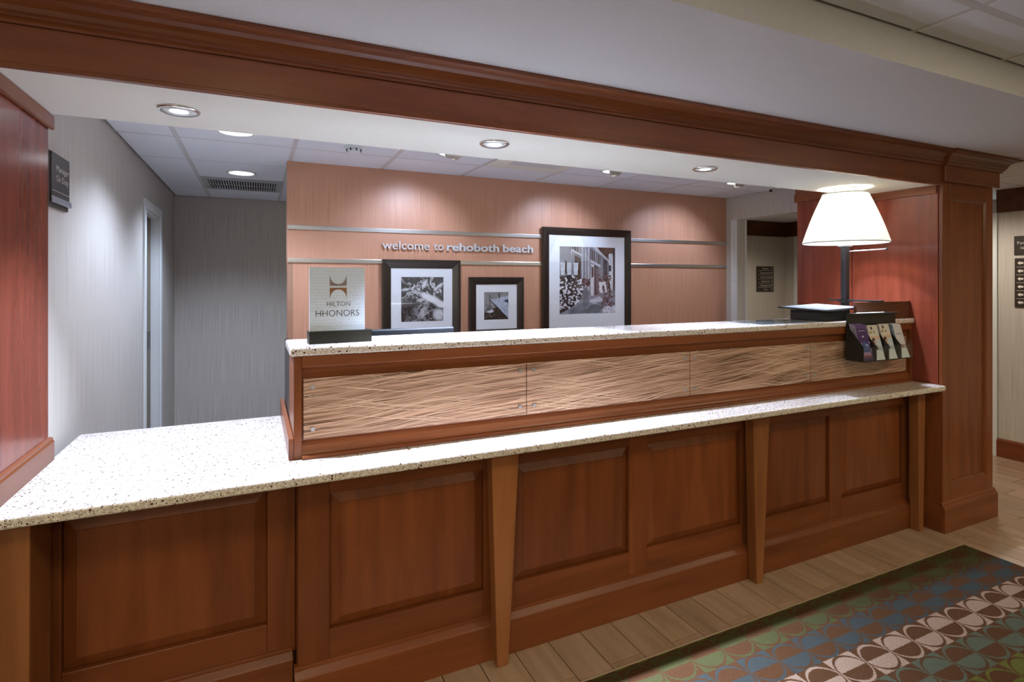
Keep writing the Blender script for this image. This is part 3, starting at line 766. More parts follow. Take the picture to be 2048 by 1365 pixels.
obj('foot_bead', MB().prism([(2.070, 0.8905), (2.054, 0.8905), (2.054, 0.896), (2.058, 0.902), (2.064, 0.904), (2.070, 0.904)], 'x', 0.147, 3.722), M_WX, rs)
obj('side_curb', MB().box(0.1035, 0.1205, 2.068, 2.788, 0.8905, 0.967), M_WY, rs, 0.003)
obj('rear_end_panel', MB().box(0.1225, 0.142, 2.36, 2.76, 0.8905, 1.252), M_BLACK, rs, 0.002)
PXS = [(0.153, 1.0355), (1.039, 1.932), (1.9355, 2.808), (2.8115, 3.690)]
for (a, b_) in PXS:
    g_ = obj('grass_panel', MB().box(a, b_, 2.080, 2.086, 0.955, 1.171), M_REED, rs, 0.001)
    for sx in (a+0.031, b_-0.031):
        for sz in (0.990, 1.141):
            mb = MB().tube((sx, 2.074, sz), (sx, 2.0915, sz), 0.0075, 20)
            obj('standoff_cap', mb, M_STEEL, g_)

# ------------------------------------------------------------------ downlights
def soffit_light(x, y, label, e=E_SOFFIT):
    t = thing('soffit_downlight', (x, y, ZS), label, 'downlight', 'chrome downlights in the soffit')
    obj('trim_ring', MB().lathe([(0.046, 0), (0.064, 0), (0.064, -0.005), (0.058, -0.009), (0.050, -0.006), (0.046, -0.004)], (x, y, ZS), 40), M_CHROME, t, smooth=True)
    obj('gimbal', MB().lathe([(0.026, -0.001), (0.049, -0.001), (0.049, -0.005), (0.036, -0.009), (0.030, -0.007), (0.026, -0.005)], (x, y, ZS), 40), M_WHITE, t, smooth=True)
    obj('lens', MB().lathe([(0.0, -0.003), (0.025, -0.003), (0.025, -0.0065), (0.0, -0.0065)], (x, y, ZS), 32, cap=False), M_LED, t)
    spot('soffit_spot', (x, y, ZS-0.012), (x, y, 0), e, COOL, 90, 0.85, 0.022, t)
soffit_light(-0.236, 2.168, 'chrome soffit downlight nearest the left wood panel', E_SOFFIT*0.17)
soffit_light(0.913, 2.135, 'chrome soffit downlight above the grass panel seam')
soffit_light(2.10, 2.15, 'chrome soffit downlight left of the table lamp', E_SOFFIT*0.12)
soffit_light(3.345, 2.24, 'chrome soffit downlight right above the lamp shade', E_SOFFIT*0.1)

def can_light(x, y, label, e=1.0):
    t = thing('can_light', (x, y, ZC), label, 'downlight', 'round can lights in the office ceiling')
    obj('trim_ring', MB().lathe([(0.082, 0.0), (0.104, 0.0), (0.104, -0.003), (0.096, -0.006), (0.084, -0.004)], (x, y, ZC), 40), M_WHITE, t, smooth=True)
    obj('lens', MB().lathe([(0.0, 0.003), (0.084, 0.003), (0.084, -0.001), (0.0, -0.001)], (x, y, ZC), 40, cap=False), M_CAN, t)
    spot('can_spot', (x, y, ZC-0.012), (x, y, 0), E_OFFICE*e, NEUT, 136, 0.6, 0.08, t)
can_light(-0.096, 3.30, 'round can light half hidden by the soffit edge', 0.85)
can_light(-0.096, 4.555, 'round can light in front of the ceiling vent', 0.8)
def wash_light(x, y, label):
    t = thing('wall_washer', (x, y, ZC), label, 'wall washer', 'eyeball wall washers above the feature wall')
    obj('trim_ring', MB().lathe([(0.070, 0.0), (0.095, 0.0), (0.095, -0.003), (0.088, -0.006), (0.072, -0.004)], (x, y, ZC), 40), M_WHITE, t, smooth=True)
    obj('lens', MB().lathe([(0.0, 0.003), (0.072, 0.003), (0.072, -0.001), (0.0, -0.001)], (x, y, ZC), 32, cap=False), M_WASHL, t)
    # half dome scoop that hides the lamp from the front-right
    mb = MB(); n = 14
    ring = []
    for k in range(n+1):
        a = -PI*0.80 + PI*1.15*k/n
        ring.append((math.cos(a), math.sin(a)))
    for rr, zz in ((0.070, -0.002), (0.066, -0.018), (0.052, -0.030), (0.030, -0.036)):
        for c, s_ in ring: mb.v.append((x+rr*c, y+rr*s_, ZC+zz))
    for lvl in range(3):
        for k in range(n):
            b = lvl*(n+1)+k; mb.f.append((b, b+1, b+n+2, b+n+1))
    o = obj('eyeball_scoop', mb, M_SCOOP, t, smooth=True)
    sd = o.modifiers.new('solid', 'SOLIDIFY'); sd.thickness = 0.003
    spot('wash_spot', (x-0.03, y+0.03, ZC-0.05), (x-0.12, YP, 1.55), E_WASH, NEUT, 95, 0.8, 0.05, t)
wash_light(1.113, 3.30, 'eyeball wall washer left of the ceiling panel')
wash_light(2.36, 3.33, 'eyeball wall washer right of the ceiling panel')
wash_light(3.56, 3.30, 'eyeball wall washer mostly hidden near the doorway')

t = thing('ceiling_panel', (1.72, 3.34, ZC), 'flush beige panel set in the office ceiling', 'ceiling panel')
obj('panel_frame', MB().box(1.440, 2.022, 2.965, 3.546, ZC-0.004, ZC+0.01), M_PLAST, t, 0.002)
obj('inner_panel', MB().box(1.56, 1.93, 3.12, 3.42, ZC-0.007, ZC-0.0042), M_BULK, t, 0.001)
t = thing('smoke_detector', (0.53, 3.37, ZC), 'white smoke detector on the office ceiling', 'smoke detector')
obj('base', MB().lathe([(0.0, 0.0), (0.058, 0.0), (0.058, -0.008), (0.050, -0.014), (0.0, -0.014)], (0.53, 3.37, ZC), 32, cap=False), M_WHITE, t, smooth=True)
obj('sensor_head', MB().lathe([(0.040, -0.014), (0.044, -0.022), (0.034, -0.038), (0.020, -0.044), (0.0, -0.045)], (0.53, 3.37, ZC), 32, cap=False), M_WHITE, t, smooth=True)
for k in range(8):
    a = 2*PI*k/8+0.2; c = (0.53+0.0425*math.cos(a), 3.37+0.0425*math.sin(a))
    mb = MB().box(c[0]-0.004, c[0]+0.004, c[1]-0.0035, c[1]+0.0035, ZC-0.030, ZC-0.018)
    obj('sensor_slot', rotz(mb, (c[0], c[1], 0), a+PI/2), M_INK, t)
t = thing('sprinkler_head', (4.03, 3.36, ZC), 'small brass sprinkler head near the doorway ceiling', 'sprinkler')
obj('escutcheon', MB().lathe([(0.0, 0.0), (0.040, 0.0), (0.034, -0.008), (0.016, -0.012), (0.0, -0.012)], (4.03, 3.36, ZC), 24, cap=False), M_BULK, t, smooth=True)
obj('deflector', MB().lathe([(0.0, -0.012), (0.010, -0.012), (0.010, -0.03), (0.018, -0.032), (0.0, -0.034)], (4.03, 3.36, ZC), 16, cap=False), M_PLATE, t, smooth=True)
# supply vent in a tile
vx0, vx1, vy0, vy1 = XS[1]+0.014, XS[2]-0.014, 4.90, 5.40
t = thing('air_vent', ((vx0+vx1)/2, 5.15, ZC), 'grey slatted air vent in the office ceiling', 'vent')
obj('backing', MB().box(vx0, vx1, 4.834, 5.426, ZC+0.012, ZC+0.02), M_DARK, t)
mb = MB(); mb.box(vx0, vx1, 4.834, vy0+0.03, ZC-0.002, ZC+0.01); mb.box(vx0, vx1, vy1, 5.426, ZC-0.002, ZC+0.01)
mb.box(vx0, vx0+0.04, vy0+0.03, vy1, ZC-0.002, ZC+0.01); mb.box(vx1-0.04, vx1, vy0+0.03, vy1, ZC-0.002, ZC+0.01)
obj('vent_frame', mb, M_VENT, t)
ns = 26
for k in range(ns):
    xx = vx0+0.052 + (vx1-vx0-0.104)*k/(ns-1)
    mb = MB().box(xx-0.0045, xx+0.0045, vy0+0.03, vy1, ZC-0.001, ZC+0.010)
    obj('slat', mb, M_VENT, t)
obj('cross_bar', MB().box(vx0+0.04, vx1-0.04, 5.16, 5.168, ZC-0.002, ZC+0.003), M_VENT, t)

# added fill lights shaped as lobby troffers, above and behind the viewer
k = 0
names = ['beside the left wall', 'above the viewer', 'right of the viewer', 'by the right wall']
for (i, j) in FILL_TILES:
    x0, x1, y0, y1 = XSL[i], XSL[i+1], YSL[j], YSL[j+1]
    t = thing('added_fill_troffer', ((x0+x1)/2, (y0+y1)/2, ZL), 'added square lobby fill light %s, %s row' % (names[k % 4], 'front' if k < 4 else 'rear'), 'troffer', 'added square fill lights in the lobby ceiling')
    obj('housing', MB().box(x0+0.013, x1-0.013, y0+0.013, y1-0.013, ZL+0.006, ZL+0.02), M_WHITE, t)
    obj('diffuser', MB().box(x0+0.03, x1-0.03, y0+0.03, y1-0.03, ZL+0.001, ZL+0.0055), M_FILL, t)
    area('lobby_fill_light', ((x0+x1)/2, (y0+y1)/2, ZL-0.004), 0.5, 0.5, E_LOBBY, WARM, t)
    k += 1
for (x, y, lb) in ((5.2, 2.55, 'added hall fill light past the column'), (5.3, 4.3, 'added hall fill light near the directory sign')):  # unseen lamps added for ambient light in the hall
    t = thing('hall_fill_light', (x, y, ZH), lb, 'downlight', 'added round hall fill lights')
    obj('trim_ring', MB().lathe([(0.06, 0.0), (0.08, 0.0), (0.078, -0.006), (0.062, -0.004)], (x, y, ZH), 32), M_WHITE, t, smooth=True)
    obj('lens', MB().lathe([(0.0, 0.002), (0.062, 0.002), (0.062, -0.001), (0.0, -0.001)], (x, y, ZH), 32, cap=False), M_FILL, t)
    spot('hall_fill_spot', (x, y, ZH-0.012), (x, y, 0), E_HALL, (1.0, 0.88, 0.76), 150, 0.8, 0.06, t)

# ------------------------------------------------------------------ feature wall fittings
def rail(z0, z1, label):
    o = obj('wall_rail', MB().box(0.192, XO-0.001, YP-0.012, YP, z0, z1), M_BRUSH, None, 0.003); tag(o, label, 'rail', 'brushed metal rails on the feature wall')
rail(1.864, 1.893, 'upper brushed metal rail on the feature wall')
rail(1.641, 1.670, 'lower brushed metal rail on the feature wall')
cg = MB(); cg.box(0.189, 0.225, YP-0.004, YP-0.0005, 0.1, 1.635); cg.box(0.1855, 0.189, YP-0.004, YP+0.03, 0.1, 1.635)
tag(obj('corner_guard', cg, M_CLEAR), 'clear plastic corner guard on the feature wall edge', 'corner guard')

sg = thing('wall_lettering', (1.42, YP, 1.745), 'raised silver letters reading welcome to rehoboth beach', 'lettering')
def letters(word, x0, x1, base, h, bold):
    # lay out the word once to learn the advance of every glyph, then one mesh per letter
    full = text_mesh(word, h, 0, bold); V = np.array(full.v); fx0, fx1 = V[:,0].min(), V[:,0].max(); s = (x1-x0)/(fx1-fx0)
    for i, ch in enumerate(word):
        pre = text_mesh(word[:i+1], h, 0, bold); xr = np.array(pre.v)[:,0].max()
        g1 = text_mesh(ch, h, 0.010, bold); G = np.array(g1.v); wch = G[:,0].max()
        shift = x0 + (xr-wch-fx0)*s
        g1.v = [(shift + p[0]*s, YP-0.010+p[1], base+p[2]) for p in g1.v]
        obj('letter', g1, M_LETTER, sg)
letters('welcome', 0.818, 1.163, 1.747, 0.062, 0.0)
letters('to', 1.198, 1.272, 1.747, 0.062, 0.0)
letters('rehoboth', 1.299, 1.724, 1.746, 0.060, 0.021)
letters('beach', 1.758, 2.024, 1.746, 0.060, 0.021)

# --- rasters for the printed pictures (drawn here, stored as ink colours on a fine grid)
def vnoise(w_, h_, cells, seed):
    r_ = np.random.RandomState(seed); g = r_.rand(cells+2, cells+2)
    ys = np.linspace(0, cells, h_, endpoint=False); xs = np.linspace(0, cells, w_, endpoint=False)
    yi = ys.astype(int); xi = xs.astype(int); fy = ys-yi; fx = xs-xi
    fy = fy*fy*(3-2*fy); fx = fx*fx*(3-2*fx)
    a = g[yi][:, xi]; b = g[yi][:, xi+1]; c = g[yi+1][:, xi]; d = g[yi+1][:, xi+1]
    return (a*(1-fx)+b*fx)*(1-fy)[:, None] + (c*(1-fx)+d*fx)*fy[:, None]
def fbm(w_, h_, cells, seed, octv=4):
    o = np.zeros((h_, w_)); a = 1; t_ = 0
    for k in range(octv):
        o += a*vnoise(w_, h_, cells*2**k, seed+k); t_ += a; a *= 0.55
    return o/t_
def grid_xy(w_, h_):
    X, Y = np.meshgrid((np.arange(w_)+0.5)/w_, (np.arange(h_)+0.5)/h_); return X, Y      # y grows downwards
def inpoly(X, Y, pts):
    ins = np.zeros(X.shape, bool); n = len(pts); j = n-1
    for i in range(n):
        xi, yi = pts[i]; xj, yj = pts[j]
        c = ((yi > Y) != (yj > Y)) & (X < (xj-xi)*(Y-yi)/((yj-yi) if yj != yi else 1e-9)+xi)
        ins ^= c; j = i
    return ins
def raster_mesh(name, img, P0, U, W, mat, parent):
    """img[h,w,3] (linear); P0 = upper-left corner, U = vector along the width, W = vector down"""
    h_, w_ = img.shape[:2]; P0 = Vector(P0); U = Vector(U); W = Vector(W)
    org = P0 + U*0.5 + W
    vs = []
    for r_ in range(h_+1):
        for c in range(w_+1): vs.append(tuple(P0 + U*(c/w_) + W*(r_/h_) - org))
    fs = []
    for r_ in range(h_):
        for c in range(w_):
            b = r_*(w_+1)+c; fs.append((b, b+w_+1, b+w_+2, b+1))
    me = bpy.data.meshes.new(name); me.from_pydata(vs, [], fs)
    ca = me.color_attributes.new('ink', 'FLOAT_COLOR', 'CORNER')
    arr = np.ones((h_*w_, 4, 4), dtype=np.float32); arr[:, :, :3] = img.reshape(-1, 1, 3)
    ca.data.foreach_set('color', arr.ravel())
    return link_mesh(name, me, mat, parent, org)

def img_tangle():
    """grey close-up of shiny tangled sea creatures"""
    w_, h_ = 96, 100; X, Y = grid_xy(w_, h_)
    a = fbm(w_, h_, 5, 3); b = fbm(w_, h_, 5, 17)
    ix = np.clip((X*w_ + (a-0.5)*60).astype(int), 0, w_-1); iy = np.clip((Y*h_ + (b-0.5)*60).astype(int), 0, h_-1)
    n = fbm(w_, h_, 8, 31, 3)[iy, ix]
    rid = 1-np.abs(2*n-1)*3.2
    v = 0.06+0.7*np.clip(rid, 0, 1)**2
    v *= np.clip(0.25+1.2*(0.75-Y*0.75)+0.55*X, 0.2, 1.2)
    def ell(cx, cy, rx, ry, ang):
        c, s = math.cos(ang), math.sin(ang); dx, dy = X-cx, Y-cy
        return ((dx*c+dy*s)/rx)**2 + ((-dx*s+dy*c)/ry)**2
    for cx, cy, rx, ry, an, br in ((0.72, 0.50, 0.34, 0.085, 0.42, 0.95), (0.92, 0.62, 0.16, 0.08, 0.25, 0.9), (0.45, 0.52, 0.10, 0.04, -0.2, 0.6), (0.88, 0.86, 0.14, 0.13, 0.0, 0.75), (0.50, 0.83, 0.04, 0.12, 0.1, 0.55), (0.10, 0.28, 0.12, 0.03, -0.1, 0.7), (0.55, 0.15, 0.05, 0.12, 0.5, 0.8), (0.9, 0.2, 0.14, 0.035, -0.6, 0.75)):
        e = ell(cx, cy, rx, ry, an); m_ = np.clip(1.3-e, 0, 1); v = v*(1-m_)+m_*br*(0.75+0.35*n)
    dark = ell(0.15, 0.7, 0.22, 0.25, 0); v *= 1-0.75*np.clip(1.2-dark, 0, 1)
    dark = ell(0.70, 0.66, 0.18, 0.09, 0.2); v *= 1-0.75*np.clip(1.1-dark, 0, 1)
    v = np.clip(v, 0.01, 0.85)
    return np.stack([v*0.95, v*0.98, v*1.05], -1)
def img_dock():
    w_, h_ = 68, 76; X, Y = grid_xy(w_, h_)
    n = fbm(w_, h_, 14, 5); v = 0.16+0.2*n
    img = np.stack([v, v, v*1.06], -1)
    def put(pts, c, tex=0.0):
        m_ = inpoly(X, Y, pts)
        for k in range(3): img[..., k] = np.where(m_, np.clip(c[k]*(1+tex*(n-0.5)*2), 0, 1), img[..., k])
    put([(0, 0.75), (0.5, 0.55), (1, 0.98), (1, 1), (0, 1)], (0.035, 0.028, 0.02), 0.6)
    put([(0.26, 0.27), (1, 0.13), (1, 0.97)], (0.42, 0.48, 0.60), 0.35)
    put([(0.24, 0.30), (0.27, 0.29), (1, 0.95), (1, 1), (0.93, 1)], (0.02, 0.018, 0.02))
    put([(0.80, 0.31), (1, 0.26), (1, 0.42)], (0.02, 0.035, 0.11))
    put([(0.22, 0.06), (0.25, 0.06), (0.25, 0.52), (0.22, 0.52)], (0.015, 0.015, 0.02))
    put([(0.61, 0.02), (0.65, 0.02), (0.65, 0.24), (0.61, 0.24)], (0.015, 0.015, 0.02))
    put([(0, 0.40), (0.2, 0.48), (0.28, 0.46), (0.42, 0.68), (0.30, 0.75), (0.06, 0.74), (0, 0.68)], (0.15, 0.15, 0.16), 0.8)
    put([(0, 0.44), (0.2, 0.50), (0.03, 0.66), (0, 0.62)], (0.30, 0.31, 0.33), 0.5)
    put([(0.08, 0.72), (0.32, 0.63), (0.41, 0.71), (0.25, 0.755)], (0.66, 0.70, 0.76))
    rr = np.random.RandomState(2)
    for k in range(14):
        x, y = rr.rand()*0.5, 0.8+rr.rand()*0.18
        img[(np.abs(X-x) < 0.012) & (np.abs(Y-y) < 0.010)] = (0.5, 0.5, 0.52)
    return img
def img_shop():
    w_, h_ = 126, 152; X, Y = grid_xy(w_, h_); n = fbm(w_, h_, 18, 9)
    img = np.zeros((h_, w_, 3)); img[:] = (0.22, 0.225, 0.25)
    img *= (0.85+0.3*n)[..., None]
    def put(pts, c, tex=0.2):
        m_ = inpoly(X, Y, pts)
        for k in range(3): img[..., k] = np.where(m_, np.clip(c[k]*(1+tex*(n-0.5)*2), 0, 1), img[..., k])
    put([(0.18, 0), (0.36, 0), (0.36, 0.15), (0.18, 0.05)], (0.05, 0.03, 0.03))
    for k in range(4): put([(0.20+0.045*k, 0), (0.212+0.045*k, 0), (0.212+0.045*k, 0.12), (0.20+0.045*k, 0.1)], (0.4, 0.41, 0.44))
    put([(0.2, 0.03), (0.38, 0.11), (0.38, 0.14), (0.2, 0.06)], (0.5, 0.51, 0.55))
    put([(0.26, 0.12), (0.37, 0.17), (0.37, 0.50), (0.26, 0.48)], (0.045, 0.02, 0.02))
    for x0 in (0.39, 0.45, 0.50): put([(x0, 0), (x0+0.022, 0), (x0+0.022, 0.66), (x0, 0.66)], (0.46, 0.47, 0.52))
    put([(0.55, 0.03), (0.72, 0.13), (0.72, 0.26), (0.55, 0.18)], (0.05, 0.035, 0.03))
    for k in range(5): put([(0.56+0.034*k, 0.04+0.02*k), (0.572+0.034*k, 0.047+0.02*k), (0.572+0.034*k, 0.2+0.015*k), (0.56+0.034*k, 0.19+0.015*k)], (0.42, 0.43, 0.46))
    put([(0.55, 0.19), (0.73, 0.27), (0.73, 0.30), (0.55, 0.23)], (0.50, 0.51, 0.56))
    put([(0.58, 0), (0.66, 0), (0.90, 0.20), (0.90, 0.24)], (0.48, 0.48, 0.52))
    put([(0.66, 0), (1, 0), (1, 0.06), (0.92, 0.10), (0.88, 0.19)], (0.10, 0.06, 0.045), 0.8)
    put([(0.555, 0.25), (0.61, 0.27), (0.61, 0.73), (0.545, 0.76)], (0.55, 0.56, 0.60))
    put([(0.565, 0.29), (0.60, 0.30), (0.60, 0.44), (0.565, 0.47)], (0.10, 0.06, 0.05))
    put([(0.61, 0.26), (0.70, 0.31), (0.70, 0.71), (0.61, 0.73)], (0.07, 0.055, 0.06))
    put([(0.635, 0.30), (0.70, 0.32), (0.70, 0.70), (0.66, 0.71)], (0.15, 0.125, 0.14))
    put([(0.78, 0.16), (0.86, 0.2), (0.86, 0.5), (0.78, 0.5)], (0.07, 0.06, 0.07), 0.8)
    put([(0.88, 0.10), (0.97, 0.08), (0.96, 0.66), (0.90, 0.66)], (0.60, 0.62, 0.66), 0.4)
    put([(0.955, 0.02), (1, 0.02), (1, 0.66), (0.965, 0.66)], (0.06, 0.04, 0.04), 0.6)
    put([(0.88, 0.27), (0.93, 0.27), (0.93, 0.36), (0.88, 0.36)], (0.04, 0.04, 0.05))
    put([(0, 1), (0, 0.95), (0.40, 0.78), (0.52, 0.74), (1, 0.70), (1, 1)], (0.26, 0.27, 0.31), 0.5)
    put([(0.54, 0.80), (0.72, 0.74), (0.78, 0.80), (0.62, 0.86), (0.54, 0.84)], (0.48, 0.50, 0.56))
    put([(0.48, 0.92), (0.60, 0.86), (0.8, 0.9), (0.68, 0.99), (0.2, 0.99)], (0.15, 0.16, 0.18), 0.5)
    put([(0.22, 0.93), (0.52, 0.78), (0.52, 0.88), (0.28, 0.99), (0.15, 1)], (0.20, 0.21, 0.25), 0.6)
    put([(0.40, 0.62), (0.50, 0.60), (0.52, 0.86), (0.42, 0.9)], (0.16, 0.17, 0.20), 0.5)
    # upper-left pots
    for x0 in (0.01, 0.12, 0.24):
        put([(x0, 0.24), (x0+0.09, 0.24), (x0+0.075, 0.42), (x0+0.015, 0.42)], (0.60, 0.62, 0.66))
    put([(0.09, 0.2), (0.13, 0.22), (0.13, 0.40), (0.10, 0.40)], (0.05, 0.03, 0.03))
    rr = np.random.RandomState(11)
    def dots(n_, fn, c0, c1, r0=0.012, r1=0.022):
        for k in range(n_):
            x, y = fn(); r_ = r0+(r1-r0)*rr.rand()
            m_ = ((X-x)**2 + ((Y-y)*h_/w_)**2) < r_*r_
            img[m_] = c0 if rr.rand() < 0.45 else c1
    dk = (0.03, 0.02, 0.025)
    fl_ = [(0, 0.44), (0.32, 0.43), (0.44, 0.55), (0.36, 0.78), (0.2, 0.9), (0, 0.99)]
    put(fl_, (0.045, 0.028, 0.03), 0.8)
    def inside(poly):
        while True:
            x, y = rr.rand(), rr.rand()
            if inpoly(np.array([[x]]), np.array([[y]]), poly)[0, 0]: return x, y
    dots(330, lambda: inside(fl_), (0.72, 0.72, 0.80), dk)
    dots(40, lambda: (0.40+0.13*rr.rand(), 0.48+0.10*rr.rand()), (0.14, 0.09, 0.09), (0.06, 0.035, 0.035))
    dots(70, lambda: (0.70+0.22*rr.rand(), 0.42+0.3*rr.rand()), (0.16, 0.09, 0.08), (0.05, 0.03, 0.03))
    put([(0.70, 0.53), (0.82, 0.52), (0.85, 0.68), (0.82, 0.70), (0.80, 0.58), (0.76, 0.57), (0.77, 0.70), (0.71, 0.68)], (0.66, 0.67, 0.70))
    dots(80, lambda: (0.74+0.26*rr.rand(), 0.72+0.2*rr.rand()), (0.20, 0.16, 0.17), (0.07, 0.05, 0.05))
    dots(110, lambda: (0.78+0.22*rr.rand(), 0.90+0.09*rr.rand()), (0.70, 0.72, 0.80), (0.45, 0.46, 0.52))
    return img

def framed(name, x0, x1, z0, z1, yb, thick, fw, iw, ih0, ih1, ix0, ix1, img, label):
    """frame x0..x1, z0..z1; the picture opening ix0..ix1, ih0..ih1"""
    yf = yb-thick
    t = thing(name, ((x0+x1)/2, yb, z0), label, 'picture', 'dark-framed pictures on the feature wall')
    prof = [(0, yb), (0, yf+0.006), (0.006, yf), (fw*0.35, yf+0.002), (fw*0.75, yf+0.009), (fw, yf+0.014), (fw, yb)]
    n = len(prof)
    def side(pa, pb, ina, inb):
        mb = MB()
        for p, q in ((pa, ina), (pb, inb)):
            for d, y in prof: mb.v.append((p[0]+q[0]*d, y, p[1]+q[1]*d))
        for i in range(n):
            j = (i+1) % n; mb.f.append((i, j, n+j, n+i))
        mb.f.append(tuple(range(n))); mb.f.append(tuple(range(2*n-1, n-1, -1)))
        obj('frame_side', mb, M_BLKFR, t)
    side((x0, z1), (x1, z1), (1, -1), (-1, -1)); side((x0, z0), (x1, z0), (1, 1), (-1, 1))
    side((x0, z0), (x0, z1), (1, 1), (1, -1)); side((x1, z0), (x1, z1), (-1, 1), (-1, -1))
    ym = yf+0.018
    mb = MB()
    a0, a1, c0, c1 = x0+fw-0.002, x1-fw+0.002, z0+fw-0.002, z1-fw+0.002
    mb.box(a0, ix0, ym, ym+0.003, c0, c1); mb.box(ix1, a1, ym, ym+0.003, c0, c1); mb.box(ix0, ix1, ym, ym+0.003, ih1, c1); mb.box(ix0, ix1, ym, ym+0.003, c0, ih0)
    obj('mat_board', mb, M_MAT, t)
    raster_mesh('print', img, (ix0, ym+0.0025, ih1), (ix1-ix0, 0, 0), (0, 0, ih0-ih1), M_PRINT, t)
    obj('backing', MB().box(a0, a1, ym+0.0035, yb, c0, c1), M_BLKFR, t)
    obj('glass', MB().box(a0, a1, ym-0.003, ym-0.0015, c0, c1), M_GLASS, t)
framed('framed_picture', 2.103, 2.978, 1.05, 1.957, YP-0.0125, 0.030, 0.062, 0, 1.241, 1.803, 2.266, 2.818, img_shop(), 'large framed print of a flower-lined shop front')
framed('framed_picture', 0.813, 1.398, 1.085, 1.672, YP-0.0125, 0.036, 0.062, 0, 1.221, 1.546, 0.950, 1.268, img_tangle(), 'medium framed grey print of tangled shiny shapes, left of the wall')
framed('framed_picture', 1.474, 1.936, 1.085, 1.547, YP-0.0005, 0.036, 0.057, 0, 1.216, 1.430, 1.599, 1.805, img_dock(), 'small framed print of a boat at a wooden dock')

# ------------------------------------------------------------------ items on the counters
ZU = 1.2852
# acrylic sign in a slotted base
sn = thing('tabletop_sign', (0.29, 2.18, ZU), 'frosted acrylic HILTON HHONORS sign in a dark slotted base', 'sign')
c_ = (0.29, 2.18, 0); ang = R(3)
mb = MB(); mb.box(0.176, 0.405, 2.150, 2.176, ZU, 1.331); mb.box(0.176, 0.405, 2.182, 2.206, ZU, 1.331); mb.box(0.176, 0.405, 2.176, 2.182, ZU, 1.312)
obj('base', rotz(mb, c_, ang), M_OLIVE, sn)
pn = obj('acrylic_sheet', rotz(MB().box(0.180, 0.384, 2.1765, 2.1815, 1.312, 1.570), c_, ang), M_FROST, sn, 0.0006)
def on_sheet(name, mb, mat): return obj(name, rotz(mb, c_, ang), mat, sn)
yk = 2.1757
def arch(x0, x1, zf, zt, up):
    pts = []; n = 16; xm = (x0+x1)/2; rx = (x1-x0)/2-0.001
    # flat edge at zf, points at zt, with an arc bitten out
    pts += [(x0, zt), (x0, zf), (x1, zf), (x1, zt)]
    zz = zf + (zt-zf)*0.14
    for k in range(1, n):
        a = PI*k/n
        pts.append((xm+rx*math.cos(a), zt-(zt-zz)*math.sin(a)))
    return MB().prism(pts, 'y', yk-0.0006, yk+0.001)
on_sheet('logo_arch', arch(0.2535, 0.3155, 1.5005, 1.5400, True), M_GREYINK)
on_sheet('logo_arch', arch(0.2535, 0.3155, 1.4925, 1.4530, False), M_BRONZE)
def sheet_text(txt, h, xc, z, width):
    mb = text_mesh(txt, h, 0.0, -0.012, width, 'CENTER'); mb.xf(Matrix.Translation((xc, yk-0.0002, z)))
    return on_sheet('printed_word', mb, M_INK)
sheet_text('HILTON', 0.019, 0.2855, 1.4225, 0.086)
sheet_text('HHONORS', 0.025, 0.2825, 1.3850, 0.160)

# two glossy mats on the upper counter
def mat_sheet(x0, x1, y0, y1, label, skew=0.0, m=M_PAPER):
    t = thing('counter_mat', ((x0+x1)/2, (y0+y1)/2, ZU), label, 'counter mat', 'flat clear mats on the upper counter')
    pts = [(x0, y0), (x1, y0), (x1+skew, y1), (x0+skew, y1)]
    cx, cy = (x0+x1)/2+skew/2, (y0+y1)/2
    obj('paper_sheet', MB().prism([(cx+(p-cx)*0.97, cy+(q-cy)*0.95) for p, q in pts], 'z', ZU, ZU+0.0004), m, t)
    obj('clear_cover', MB().prism(pts, 'z', ZU+0.0005, ZU+0.0025), M_CLEAR, t)
    return t
mat_sheet(0.60, 1.12, 2.075, 2.275, 'clear mat with white sheet near the acrylic sign')
mat_sheet(2.42, 2.84, 2.075, 2.32, 'clear mat with white sheet near the black box')

# monitor peeking over the counter on the staff side
mo = thing('computer_monitor', (0.65, 2.5, 0.8905), 'black monitor top edge peeking over the upper counter', 'monitor')
mb = MB(); mb.prism([(2.448, 1.0), (2.442, 1.298), (2.446, 1.305), (2.474, 1.303), (2.480, 1.0)], 'x', 0.459, 0.839)
obj('housing', mb, M_MON, mo, 0.003)
obj('screen', MB().box(0.475, 0.823, 2.4805, 2.482, 1.015, 1.285), M_SCREEN, mo)
obj('neck', MB().box(0.62, 0.68, 2.44, 2.455, 0.91, 1.10), M_BLACK, mo, 0.003)
obj('foot', MB().box(0.53, 0.77, 2.405, 2.56, 0.8905, 0.908), M_BLACK, mo, 0.004)

# wood privacy board, black box with tilted panel
pb = obj('privacy_board', MB().box(3.215, 3.742, 2.083, 2.104, ZU, 1.391), M_DARKW, None, 0.002); tag(pb, 'dark wood board standing on the upper counter beside the column', 'board')
bx = thing('equipment_box', (3.06, 2.23, ZU), 'black box on the upper counter under the tilted panel', 'box')
obj('casing', MB().box(2.955, 3.22, 2.125, 2.325, ZU, 1.338), M_BLACK, bx, 0.004)
obj('lid', MB().box(2.955, 3.22, 2.125, 2.325, 1.3385, 1.3435), M_BLACK, bx, 0.002)
F_ = Vector((2.938, 2.078, 1.350)); Rr = Vector((3.338, 2.122, 1.359)); Ll = Vector((2.840, 2.318, 1.364))
Bk = Rr+Ll-F_
def tilt(u0, u1, v0, v1, d0, d1):
    e1, e2 = Rr-F_, Ll-F_; nrm = e1.cross(e2).normalized()
    q = lambda u, v, d: tuple(F_+e1*u+e2*v+nrm*d)
    return MB().hexa([q(u0,v0,d0), q(u1,v0,d0), q(u1,v1,d0), q(u0,v1,d0), q(u0,v0,d1), q(u1,v0,d1), q(u1,v1,d1), q(u0,v1,d1)])
tp = thing('flat_display', tuple((F_+Bk)/2), 'flat black-edged display lying nearly level on the black box', 'display')
